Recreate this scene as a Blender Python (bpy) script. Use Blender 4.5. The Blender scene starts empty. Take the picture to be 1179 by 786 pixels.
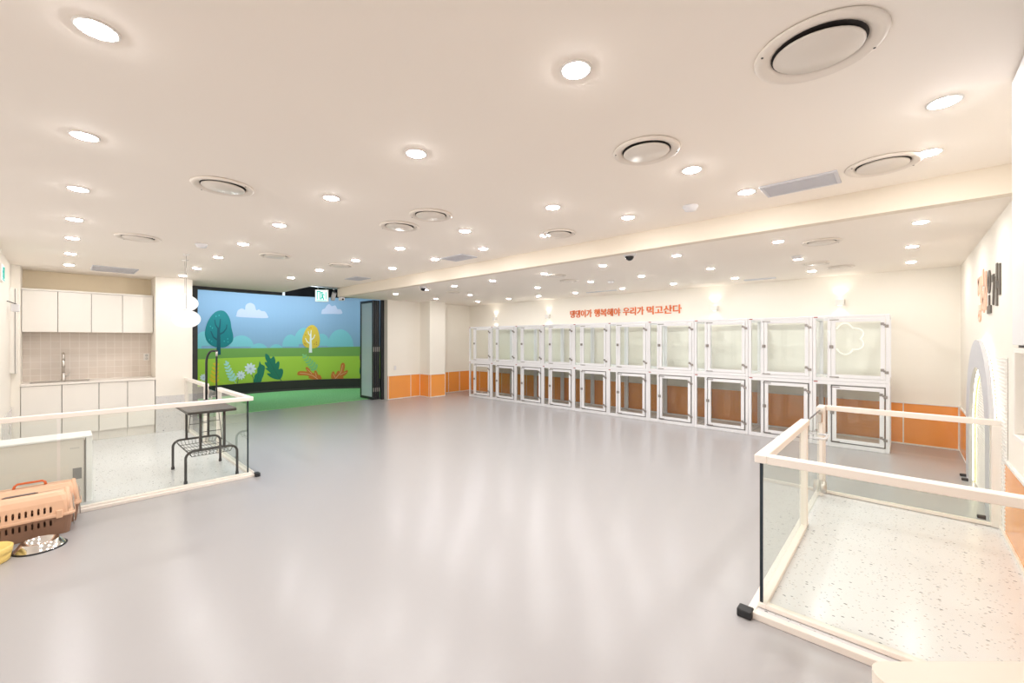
LENS, SCONCE, GARDEN, WORLD, EXPO = 185, 1.6, 15, 1.6, 0.5
import bpy, bmesh, math, random
from mathutils import Vector, Matrix
random.seed(4)
PI = math.pi
SC = bpy.context.scene
COL = SC.collection
ZC = 2.5            # ceiling height
TH = math.atan((1040-589.5)/484.0)

# ------------------------------------------------------------------ materials
def mat(name, col, rough=.5, metal=0, emit=None, es=0, spec=.5, coat=0):
    m = bpy.data.materials.new(name); m.use_nodes = True
    b = m.node_tree.nodes['Principled BSDF']
    b.inputs['Base Color'].default_value = (*col, 1)
    b.inputs['Roughness'].default_value = rough
    b.inputs['Metallic'].default_value = metal
    b.inputs['Specular IOR Level'].default_value = spec
    if coat: b.inputs['Coat Weight'].default_value = coat; b.inputs['Coat Roughness'].default_value = .1
    if emit:
        b.inputs['Emission Color'].default_value = (*emit, 1); b.inputs['Emission Strength'].default_value = es
    return m
def nodes(m): return m.node_tree.nodes, m.node_tree.links
def noise_tint(m, c1, c2, scale=3, detail=3, rough=None, bump=0, bscale=200):
    N, L = nodes(m); b = N['Principled BSDF']
    tc = N.new('ShaderNodeTexCoord'); n = N.new('ShaderNodeTexNoise'); n.inputs['Scale'].default_value = scale
    n.inputs['Detail'].default_value = detail
    L.new(tc.outputs['Object'], n.inputs['Vector'])
    r = N.new('ShaderNodeValToRGB'); r.color_ramp.elements[0].color = (*c1, 1); r.color_ramp.elements[1].color = (*c2, 1)
    r.color_ramp.elements[0].position = .3; r.color_ramp.elements[1].position = .7
    L.new(n.outputs['Fac'], r.inputs['Fac']); L.new(r.outputs['Color'], b.inputs['Base Color'])
    if rough:
        mr = N.new('ShaderNodeMapRange'); mr.inputs['To Min'].default_value = rough[0]; mr.inputs['To Max'].default_value = rough[1]
        L.new(n.outputs['Fac'], mr.inputs['Value']); L.new(mr.outputs['Result'], b.inputs['Roughness'])
    if bump:
        n2 = N.new('ShaderNodeTexNoise'); n2.inputs['Scale'].default_value = bscale
        L.new(tc.outputs['Object'], n2.inputs['Vector'])
        bp = N.new('ShaderNodeBump'); bp.inputs['Strength'].default_value = bump; bp.inputs['Distance'].default_value = .002
        L.new(n2.outputs['Fac'], bp.inputs['Height']); L.new(bp.outputs['Normal'], b.inputs['Normal'])
    return m
def glass(name, tint, ior=1.45, rough=0.0, refl=1.0):
    m = bpy.data.materials.new(name); m.use_nodes = True; N, L = nodes(m); N.clear()
    o = N.new('ShaderNodeOutputMaterial'); mx = N.new('ShaderNodeMixShader')
    t = N.new('ShaderNodeBsdfTransparent'); t.inputs['Color'].default_value = (*tint, 1)
    g = N.new('ShaderNodeBsdfGlossy'); g.inputs['Roughness'].default_value = rough
    g.inputs['Color'].default_value = (refl, refl, refl, 1)
    f = N.new('ShaderNodeFresnel'); f.inputs['IOR'].default_value = ior
    ge = N.new('ShaderNodeNewGeometry'); iv = N.new('ShaderNodeMath'); iv.operation = 'SUBTRACT'; iv.inputs[0].default_value = 1; L.new(ge.outputs['Backfacing'], iv.inputs[1])
    ml = N.new('ShaderNodeMath'); ml.operation = 'MULTIPLY'; L.new(f.outputs[0], ml.inputs[0]); L.new(iv.outputs[0], ml.inputs[1])
    L.new(ml.outputs[0], mx.inputs[0]); L.new(t.outputs[0], mx.inputs[1]); L.new(g.outputs[0], mx.inputs[2])
    L.new(mx.outputs[0], o.inputs['Surface']); return m
def lamp(name, col, s):
    m = bpy.data.materials.new(name); m.use_nodes = True; N, L = nodes(m); N.clear()
    o = N.new('ShaderNodeOutputMaterial'); e = N.new('ShaderNodeEmission')
    e.inputs['Color'].default_value = (*col, 1); e.inputs['Strength'].default_value = s
    L.new(e.outputs[0], o.inputs['Surface']); return m

M = {}
M['floor'] = mat('grey resilient floor', (.425,.412,.418), .26)
M['ceil'] = noise_tint(mat('beige painted ceiling', (.78,.69,.6), .8), (.925,.855,.775), (.93,.865,.785), 1.2, 2)
M['wall'] = noise_tint(mat('cream wall paint', (.87,.80,.71), .7), (.89,.84,.755), (.90,.855,.775), 1.5, 2)
M['tan'] = mat('tan soffit paint', (.86,.75,.57), .7)
M['orange'] = noise_tint(mat('orange wall board', (.80,.25,.045), .16), (.90,.35,.085), (.95,.375,.08), 2.2, 3, (.12,.24))
M['white'] = mat('white powder coat', (.86,.86,.88), .35)
M['trim'] = mat('white vinyl trim', (.84,.82,.78), .45)
M['rail'] = mat('cream lacquered handrail', (.90,.84,.77), .35)
M['cab'] = mat('warm white laminate', (.86,.82,.76), .35)
M['cabwhite'] = mat('cool white laminate', (.76,.75,.765), .3)
M['gap'] = mat('dark gap shade', (.14,.13,.13), .8)  # dark colour paints in the shade of cabinet gaps and seams
M['gasket'] = mat('grey door gasket', (.16,.15,.14), .6)
M['worktop'] = mat('cream solid surface', (.87,.82,.76), .25)
M['steel'] = mat('brushed steel', (.62,.58,.54), .28, 1)
M['chrome'] = mat('polished steel', (.8,.78,.75), .12, 1)
M['black'] = mat('black rubber', (.02,.02,.022), .5)
M['blackmetal'] = mat('black metal', (.015,.016,.018), .35)
M['darkgrey'] = mat('charcoal painted steel', (.055,.05,.048), .4)
M['tabletop'] = noise_tint(mat('grey ribbed rubber', (.13,.115,.11), .5), (.12,.105,.10), (.16,.14,.13), 30, 2)
M['edge'] = mat('dark glass edge', (.01,.02,.03), .15)
M['hinge'] = mat('grey hinge steel', (.33,.30,.28), .4, .6)
M['redtag'] = mat('dull red tag', (.42,.10,.09), .5)
M['greytag'] = mat('grey sticker', (.30,.29,.29), .6)
M['greyprint'] = mat('light grey print', (.55,.54,.53), .6)
M['glass'] = glass('clear green glass', (.965,.985,.97), 1.45)
M['cageglass'] = glass('cage glass', (.985,.995,.99), 1.45)
M['tintglass'] = glass('cage lower glass', (.93,.935,.925), 1.5)
M['blueglass'] = mat('frosted pale blue glass', (.80,.91,.97), .12, 0)
_m = M['blueglass']; _N, _L = nodes(_m); _t = _N.new('ShaderNodeBsdfTranslucent'); _t.inputs['Color'].default_value = (.82,.94,1,1)
_x = _N.new('ShaderNodeMixShader'); _x.inputs[0].default_value = .1; _L.new(_N['Principled BSDF'].outputs[0], _x.inputs[1]); _L.new(_t.outputs[0], _x.inputs[2]); _L.new(_x.outputs[0], _N['Material Output'].inputs['Surface'])
M['doorblack'] = mat('dark bronze aluminium', (.022,.024,.028), .35)
M['peach'] = noise_tint(mat('peach plastic', (.86,.55,.36), .42), (.80,.50,.33), (.84,.54,.36), 8, 2)
M['brown'] = mat('brown plastic', (.30,.17,.11), .45)
M['inside'] = mat('dark plastic inside', (.10,.05,.035), .6)
M['orangeplastic'] = mat('burnt orange plastic', (.62,.14,.04), .3)
M['yellow'] = mat('pale yellow plastic', (.92,.68,.22), .35)
M['bottle'] = glass('clear plastic', (.93,.92,.92), 1.4)
M['appliance'] = mat('warm grey appliance enamel', (.76,.72,.68), .35)
M['appltop'] = mat('white appliance top', (.90,.90,.91), .3)
M['device'] = mat('white plastic device', (.80,.77,.73), .45)
M['grille'] = mat('pale grey grille', (.62,.62,.66), .5)
M['ventdisc'] = mat('beige diffuser disc', (.74,.68,.61), .35)
M['ventdark'] = mat('dark duct', (.035,.03,.028), .8)
M['ventring'] = mat('cream diffuser ring', (.80,.73,.65), .45)
M['darkvoid'] = noise_tint(mat('black painted void', (.012,.013,.016), .7), (.008,.009,.012), (.022,.024,.03), 3, 3)
M['joist'] = mat('pale grey beam', (.8,.83,.86), .6)
M['turf'] = noise_tint(mat('artificial turf', (.06,.22,.07), .9), (.17,.52,.17), (.32,.68,.30), 35, 4, None, .6, 500)
M['orangetext'] = mat('orange lettering', (.78,.19,.055), .5)
M['peachtext'] = mat('peach lettering', (.95,.62,.46), .5)
M['darktext'] = mat('brown grey lettering', (.13,.11,.09), .5)
M['signwhite'] = lamp('exit sign white', (.72,.95,.90), 1.15)
M['signgreen'] = lamp('exit sign green', (.02,.42,.32), 1.0)
M['ring'] = mat('matte white arch', (.60,.60,.63), .5)
M['desk'] = mat('cream desk laminate', (.88,.79,.68), .4)
M['lens'] = lamp('cool white lamp lens', (1.0,.985,.975), LENS)
M['globe'] = lamp('warm globe glass', (1.0,.94,.86), .9)
M['led'] = lamp('warm led strip', (1.0,.88,.62), 8)
M['haloyellow'] = lamp('yellow halo glow', (1.0,.90,.35), .75)  # glow standing in for the strip's reflected halo, no lamp of its own
M['neon'] = lamp('soft cream neon', (1.0,.93,.80), .8)
M['sconcelamp'] = lamp('sconce lamp', (1.0,.94,.86), 3)
M['outdoorlamp'] = lamp('spot lamp', (.85,.93,1.0), 60)
M['camlens'] = mat('smoked dome', (.02,.02,.022), .1)

def terrazzo(name, base, dens=.10):
    m = mat(name, base, .22); N, L = nodes(m); b = N['Principled BSDF']
    tc = N.new('ShaderNodeTexCoord')
    prev = None
    for i, (sc, thr, rad, c) in enumerate(((26, .86, .22, (.20,.21,.22)), (48, .80, .26, (.50,.46,.44)), (60, .90, .28, (.25,.30,.36)), (17, .965, .16, (.12,.13,.15)))):
        mp = N.new('ShaderNodeMapping'); mp.inputs['Rotation'].default_value = (0,0,.4*i); mp.inputs['Scale'].default_value = (1,1.6,1)
        mp.inputs['Location'].default_value = (i*.37,i*.21,i*.1)
        L.new(tc.outputs['Object'], mp.inputs['Vector'])
        v = N.new('ShaderNodeTexVoronoi'); v.inputs['Scale'].default_value = sc; L.new(mp.outputs[0], v.inputs['Vector'])
        s = N.new('ShaderNodeSeparateColor'); L.new(v.outputs['Color'], s.inputs[0])
        g = N.new('ShaderNodeMath'); g.operation = 'GREATER_THAN'; g.inputs[1].default_value = thr; L.new(s.outputs[0], g.inputs[0])
        l = N.new('ShaderNodeMath'); l.operation = 'LESS_THAN'; l.inputs[1].default_value = rad; L.new(v.outputs['Distance'], l.inputs[0])
        a = N.new('ShaderNodeMath'); a.operation = 'MULTIPLY'; L.new(g.outputs[0], a.inputs[0]); L.new(l.outputs[0], a.inputs[1])
        mx = N.new('ShaderNodeMix'); mx.data_type = 'RGBA'; L.new(a.outputs[0], mx.inputs['Factor'])
        if prev: L.new(prev, mx.inputs['A'])
        else: mx.inputs['A'].default_value = (*base, 1)
        mx.inputs['B'].default_value = (*c, 1); prev = mx.outputs['Result']
    L.new(prev, b.inputs['Base Color']); return m
M['terrazzo'] = terrazzo('white terrazzo sheet', (.76,.755,.775))
M['terrazzowall'] = terrazzo('grey terrazzo skirting', (.70,.68,.67))

def tiles():
    m = mat('beige square tile', (.7,.62,.55), .25); N, L = nodes(m); b = N['Principled BSDF']
    tc = N.new('ShaderNodeTexCoord'); mp = N.new('ShaderNodeMapping'); mp.inputs['Rotation'].default_value = (PI/2,0,PI/2)
    mp2 = N.new('ShaderNodeSeparateXYZ'); cb = N.new('ShaderNodeCombineXYZ')
    L.new(tc.outputs['Object'], mp2.inputs[0]); L.new(mp2.outputs['Y'], cb.inputs['X']); L.new(mp2.outputs['Z'], cb.inputs['Y'])
    br = N.new('ShaderNodeTexBrick'); br.offset = 0; br.squash = 1
    br.inputs['Color1'].default_value = (.75,.665,.595,1); br.inputs['Color2'].default_value = (.71,.63,.56,1); br.inputs['Mortar'].default_value = (.84,.78,.72,1)
    br.inputs['Scale'].default_value = 1; br.inputs['Mortar Size'].default_value = .003
    br.inputs['Brick Width'].default_value = .098; br.inputs['Row Height'].default_value = .098
    L.new(cb.outputs[0], br.inputs['Vector']); L.new(br.outputs['Color'], b.inputs['Base Color']); return m
M['tile'] = tiles()

# ------------------------------------------------------------------ mesh helpers
class MB:
    def __init__(s): s.bm = bmesh.new(); s.ms = []
    def mi(s, m):
        if m not in s.ms: s.ms.append(m)
        return s.ms.index(m)
    def box(s, x0, x1, y0, y1, z0, z1, m=None, bev=0, seg=1):
        bm = s.bm; t = bmesh.new()
        bmesh.ops.create_cube(t, size=1)
        for v in t.verts: v.co = Vector((x0+(v.co.x+.5)*(x1-x0), y0+(v.co.y+.5)*(y1-y0), z0+(v.co.z+.5)*(z1-z0)))
        if bev: bmesh.ops.bevel(t, geom=t.edges[:], offset=bev, segments=seg, affect='EDGES', profile=.5)
        s.merge(t, m); return s
    def merge(s, t, m=None, mtx=None):
        i = s.mi(m) if m else 0
        if mtx: bmesh.ops.transform(t, matrix=mtx, verts=t.verts[:])
        mp = {}
        for v in t.verts: mp[v] = s.bm.verts.new(v.co)
        for f in t.faces:
            try:
                nf = s.bm.faces.new([mp[v] for v in f.verts]); nf.smooth = f.smooth; nf.material_index = i
            except ValueError: pass
        t.free()
    def tube(s, pts, r, m=None, n=8, closed=False, cap=True):
        pts = [Vector(p) for p in pts]; N_ = len(pts); rings = []; i = s.mi(m) if m else 0
        up = None
        for k, p in enumerate(pts):
            a = pts[(k-1) % N_] if (closed or k > 0) else p; b = pts[(k+1) % N_] if (closed or k < N_-1) else p
            d = (b-a).normalized()
            if up is None:
                up = Vector((0,0,1)) if abs(d.z) < .9 else Vector((1,0,0))
            up = (up - d*up.dot(d)).normalized(); sd = d.cross(up)
            rr = r[k] if isinstance(r, (list, tuple)) else r
            rings.append([s.bm.verts.new(p + up*math.cos(2*PI*q/n)*rr + sd*math.sin(2*PI*q/n)*rr) for q in range(n)])
        for k in range(N_ if closed else N_-1):
            A, B = rings[k], rings[(k+1) % N_]
            for q in range(n):
                f = s.bm.faces.new((A[q], A[(q+1) % n], B[(q+1) % n], B[q])); f.smooth = True; f.material_index = i
        if cap and not closed:
            for R_ in (rings[0][::-1], rings[-1]):
                f = s.bm.faces.new(R_); f.material_index = i
        return s
    def lathe(s, prof, c=(0,0,0), m=None, n=32, smooth=True, closed=False):
        i = s.mi(m) if m else 0; rings = []
        for (r, z) in prof:
            if r < 1e-6: rings.append([s.bm.verts.new((c[0], c[1], c[2]+z))])
            else: rings.append([s.bm.verts.new((c[0]+r*math.cos(2*PI*q/n), c[1]+r*math.sin(2*PI*q/n), c[2]+z)) for q in range(n)])
        K = len(rings)
        for k in range(K if closed else K-1):
            A, B = rings[k], rings[(k+1) % K]
            for q in range(n):
                a0, a1 = A[q % len(A)], A[(q+1) % len(A)]; b0, b1 = B[q % len(B)], B[(q+1) % len(B)]
                vs = []
                for v in (a0, a1, b1, b0):
                    if v not in vs: vs.append(v)
                if len(vs) > 2:
                    try: f = s.bm.faces.new(vs); f.smooth = smooth; f.material_index = i
                    except ValueError: pass
        return s
    def prism(s, pts, z0, z1, m=None, f3=None):
        """extruded polygon, pts 2-D, f3 maps (a,b,c)->3-D"""
        i = s.mi(m) if m else 0
        f3 = f3 or (lambda a, b, c: (a, b, c))
        lo = [s.bm.verts.new(f3(a, b, z0)) for a, b in pts]; hi = [s.bm.verts.new(f3(a, b, z1)) for a, b in pts]
        n = len(pts)
        fs = [s.bm.faces.new(lo[::-1]), s.bm.faces.new(hi)]
        for k in range(n): fs.append(s.bm.faces.new((lo[k], lo[(k+1) % n], hi[(k+1) % n], hi[k])))
        for f in fs: f.material_index = i
        return s
    def build(s, name, m=None, parent=None, fix=True):
        if fix: bmesh.ops.recalc_face_normals(s.bm, faces=s.bm.faces[:])
        me = bpy.data.meshes.new(name); s.bm.to_mesh(me); s.bm.free()
        if m: me.materials.append(M[m])
        else:
            for k in s.ms: me.materials.append(M[k])
        o = bpy.data.objects.new(name, me); COL.objects.link(o)
        if parent: o.parent = parent
        return o
def tag(o, label=None, cat=None, group=None, kind=None):
    if label: o['label'] = label
    if cat: o['category'] = cat
    if group: o['group'] = group
    if kind: o['kind'] = kind
    return o
def thing(name, loc, label, cat, rz=0, group=None):
    o = bpy.data.objects.new(name, None); COL.objects.link(o); o.empty_display_size = .1
    o.location = loc; o.rotation_euler = (0,0,rz); return tag(o, label, cat, group)
def struct(name, mb, m=None, parent=None, label=None):
    o = mb.build(name, m, parent)
    if not parent: tag(o, label, None, None, 'structure')
    return o
def copy_tree(o, parent=None):
    c = o.copy(); COL.objects.link(c)
    if parent: c.parent = parent
    for ch in KIDS.get(o.name, []):
        copy_tree(ch, c)
    return c
KIDS = {}
def index_kids():
    KIDS.clear()
    for o in bpy.data.objects:
        if o.parent: KIDS.setdefault(o.parent.name, []).append(o)
def B(*a, **k): return MB().box(*a, **k)

# ------------------------------------------------------------------ the room
mb = B(-9.88, 3.0, -4, 8.3, -.1, 0)
tag(struct('floor', mb, 'floor'), 'grey seamless floor of the hall')
mb = MB()
mb.box(-8.05, 3.0, -4, 8.3, ZC, ZC+.12); mb.box(-9.65, -8.05, -4, 3.2, ZC, ZC+.12); mb.box(-9.65, -8.05, 4.42, 8.3, ZC, ZC+.12)
tag(struct('ceiling', mb, 'ceil'), 'beige plasterboard ceiling with a cut out beside the wide opening')
M['beam'] = mat('darkened ceiling paint', (.78,.70,.59), .8)  # ceiling paint darkened to offset the strong light on the beam face
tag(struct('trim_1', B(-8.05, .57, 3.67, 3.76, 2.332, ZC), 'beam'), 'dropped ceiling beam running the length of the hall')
# right wall, back wall, left walls
tag(struct('wall_right', B(.57, .72, -4, 8.45, 0, ZC), 'wall'), 'cream right wall')
tag(struct('wall_back', B(-9.6, .72, 8.3, 8.45, 0, ZC), 'wall'), 'cream back wall behind the glass cages')
mb = MB(); mb.box(-9.65, -9.45, 5.58, 8.3, 0, ZC); mb.box(-9.45, -9.02, 6.55, 7.05, 0, ZC)
tag(struct('wall_far', mb, 'wall'), 'cream wall with a square column right of the wide opening')
tag(struct('wall_pier', B(-9.62, -8.68, 1.03, 1.5, 0, ZC), 'wall'), 'cream pier between the kitchenette and the wide opening')
tag(struct('wall_niche', B(-9.4, -9.2, -.45, 1.03, 0, ZC), 'tan'), 'back of the kitchenette recess')
tag(struct('wall_left', B(-9.4, -6.5, -.65, -.45, 0, ZC).box(-9.2, -8.69, -.45, -.367, 0, ZC), 'wall'), 'cream side wall left of the kitchenette')
# orange wainscot boards with white seams and cap
def wains(n, segs, label, top=.585):
    mb = MB(); tr = MB()
    for (ax, a0, a1, p, s, seams, e) in segs:
        # ax 'x': runs along x at y=p, face towards s ; 'y': runs along y at x=p
        q0, q1 = sorted((p, p+s*.012)); c0, c1 = sorted((p, p+s*.02)); sp = sorted((p, p+s*.0145)); b0, b1 = sorted((p, p+s*.017))
        def bx(m, u0, u1, v, z0, z1):
            if ax == 'x': m.box(u0, u1, v[0], v[1], z0, z1)
            else: m.box(v[0], v[1], u0, u1, z0, z1)
        bx(mb, a0, a1, (q0, q1), .0, top)
        bx(tr, a0, a1, (c0, c1), top, top+.018); bx(tr, a0, a1, (b0, b1), 0, .018)
        for u in seams: bx(tr, u-.007, u+.007, sp, .018, top)
    o = struct('trim_%d' % n, mb, 'orange', None, label); struct('white_edging', tr, 'trim', o); return o
wains(2, [('x', -9.43, .568, 8.3, -1, [.55, .0, -.9, -1.8, -2.7, -3.6, -4.5, -5.4, -6.3, -7.2, -8.1, -9.0], 0)], 'glossy orange boards along the foot of the back wall')
wains(3, [('y', 5.585, 6.55, -9.45, 1, [5.6, 6.25, 6.53], 0), ('x', -9.44, -9.02, 6.55, -1, [-9.04], 0), ('y', 6.55, 7.05, -9.02, 1, [6.57, 7.04], 0), ('y', 7.05, 8.3, -9.45, 1, [7.5, 7.9], 0)], 'glossy orange boards around the far wall and its column')
wains(4, [('y', 7.0, 8.28, .57, -1, [7.02, 8.25], 0)], 'glossy orange boards between the back corner and the lit arch')
wains(5, [('y', -2, 4.86, .57, -1, [4.84, 3.6, 2.4], 0)], 'glossy orange boards under the wall cabinet inside the right pen')
mb = MB(); mb.box(-9.44, -9.423, 6.2, 6.24, 0, .012, 'black')
# terrazzo skirtings
mb = B(-8.68, -8.668, 1.032, 1.5, .02, .6); mb.box(-8.68, -7.4, -.45, -.438, .02, .6)
o = struct('trim_6', mb, 'terrazzowall', None, 'grey terrazzo sheet on the foot of the pier and side wall')
# corner bead lines
# low rubber feet under wainscot corners
for (x, y) in ((-9.41, 5.6), (-9.0, 6.56), (-9.4, 7.1)):
    pass
# platforms
mb = B(-9.2, -5.235, -.43, 1.455, 0, .02)
tag(struct('trim_7', mb, 'terrazzo'), 'white speckled raised floor in front of the kitchenette')
mb = MB(); mb.box(-5.235, -5.212, -.43, 1.478, 0, .03, bev=.003); mb.box(-8.68, -5.212, 1.455, 1.478, 0, .03, bev=.003)
tag(struct('trim_8', mb, 'rail'), 'cream edging around the kitchenette platform')
mb = B(-.585, .57, 2.575, 5.03, 0, .032)
tag(struct('trim_9', mb, 'terrazzo'), 'white speckled raised floor of the right pen')
mb = MB(); mb.box(-.625, -.585, 2.535, 5.06, 0, .038, bev=.003); mb.box(-.585, .57, 2.535, 2.575, 0, .038, bev=.003); mb.box(-.585, .57, 5.03, 5.06, 0, .038, bev=.003)
mb.box(.545, .568, 2.575, 5.03, .03, .06, bev=.003)
tag(struct('trim_10', mb, 'rail'), 'cream edging around the right pen platform')
tag(B(-.665, -.592, 2.505, 2.57, 0, .045, bev=.008, seg=2).build('corner_guard', 'black'), 'black rubber guard on the outer corner of the right pen', 'corner guard')
tag(B(-5.245, -5.17, 1.45, 1.50, 0, .04, bev=.008, seg=2).build('corner_guard', 'black'), 'black rubber guard on the corner of the kitchenette pen', 'corner guard')

# ------------------------------------------------------------------ garden room behind the wide opening
tag(struct('floor_garden', B(-14, -9.88, .2, 8.3, -.1, .004), 'turf'), 'bright green artificial turf beyond the opening')
o = bpy.data.objects['floor_garden']
tag(struct('wall_garden', (lambda m_: (m_.box(-14, -9.62, .2, .32, 0, 3.3), m_.box(-14, -9.66, 8.1, 8.3, 0, 3.3), m_.box(-14.1, -14, .2, 8.3, 0, 3.3), m_)[-1])(MB()), 'darkvoid'), 'dark walls enclosing the garden room')
mb = B(-14, -8.05, .2, 8.3, 3.3, 3.4); mb.box(-8.05, -7.95, 3.2, 4.42, ZC, 3.3); mb.box(-9.7, -8.05, 3.1, 3.2, ZC+.12, 3.3); mb.box(-9.7, -8.05, 4.42, 4.5, ZC+.12, 3.3)
tag(struct('ceiling_garden', mb, 'darkvoid'), 'black ceiling void above the turf room')
mb = MB()
for x in (-10.6, -11.9): mb.box(x, x+.07, .32, 8.1, 2.95, 3.05)
mb.box(-8.9, -8.82, 3.2, 4.42, 2.74, 2.84)
tag(struct('trim_11', mb, 'joist'), 'pale steel beams crossing the black ceiling void')
# curved printed wall
CC = (-9.25, 3.693); CR = 4.08
def onwall(s, z, d):
    a = s/CR; r = CR-d
    return (CC[0]-r*math.cos(a), CC[1]+r*math.sin(a), z)
mural = thing('landscape_mural', onwall(.8, 0, 0), 'curved wall print of blue sky, rounded trees, leaves and flowers behind the turf', 'mural')
def arcband(mb, s0, s1, z0, z1, d0, d1, m=None):
    i = mb.mi(m) if m else 0; n = int((s1-s0)/.1); V = []
    for k in range(n+1):
        s_ = s0+(s1-s0)*k/n
        V.append([mb.bm.verts.new(onwall(s_, z, d)) for (z, d) in ((z0, d0), (z1, d0), (z1, d1), (z0, d1))])
    for k in range(n):
        for q in range(4):
            f = mb.bm.faces.new((V[k][q], V[k+1][q], V[k+1][(q+1) % 4], V[k][(q+1) % 4])); f.material_index = i; f.smooth = False
    mb.bm.faces.new(V[0]).material_index = i; mb.bm.faces.new(V[-1][::-1]).material_index = i
MC = dict(sky=(.23,.39,.56), bush=(.20,.54,.60), meadow=(.18,.37,.08), grassprint=(.42,.64,.06), lime=(.48,.68,.05), cloud=(.47,.54,.70), teal=(.0,.19,.21),
          darkteal=(.0,.08,.11), tealspot=(.03,.38,.36), ochre=(.70,.50,.05), white=(.80,.85,.82), rust=(.40,.12,.02), sun=(.80,.60,.03), iceblue=(.47,.78,.74),
          petal=(.78,.83,.92), petalmid=(.55,.60,.72), stem=(.015,.13,.09), leafgreen=(.012,.19,.12), palefern=(.24,.56,.20), orangeleaf=(.66,.19,.03), peachvein=(.88,.50,.28))
for k, c in MC.items(): M['m_'+k] = mat('mural '+k, c, .55)
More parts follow.
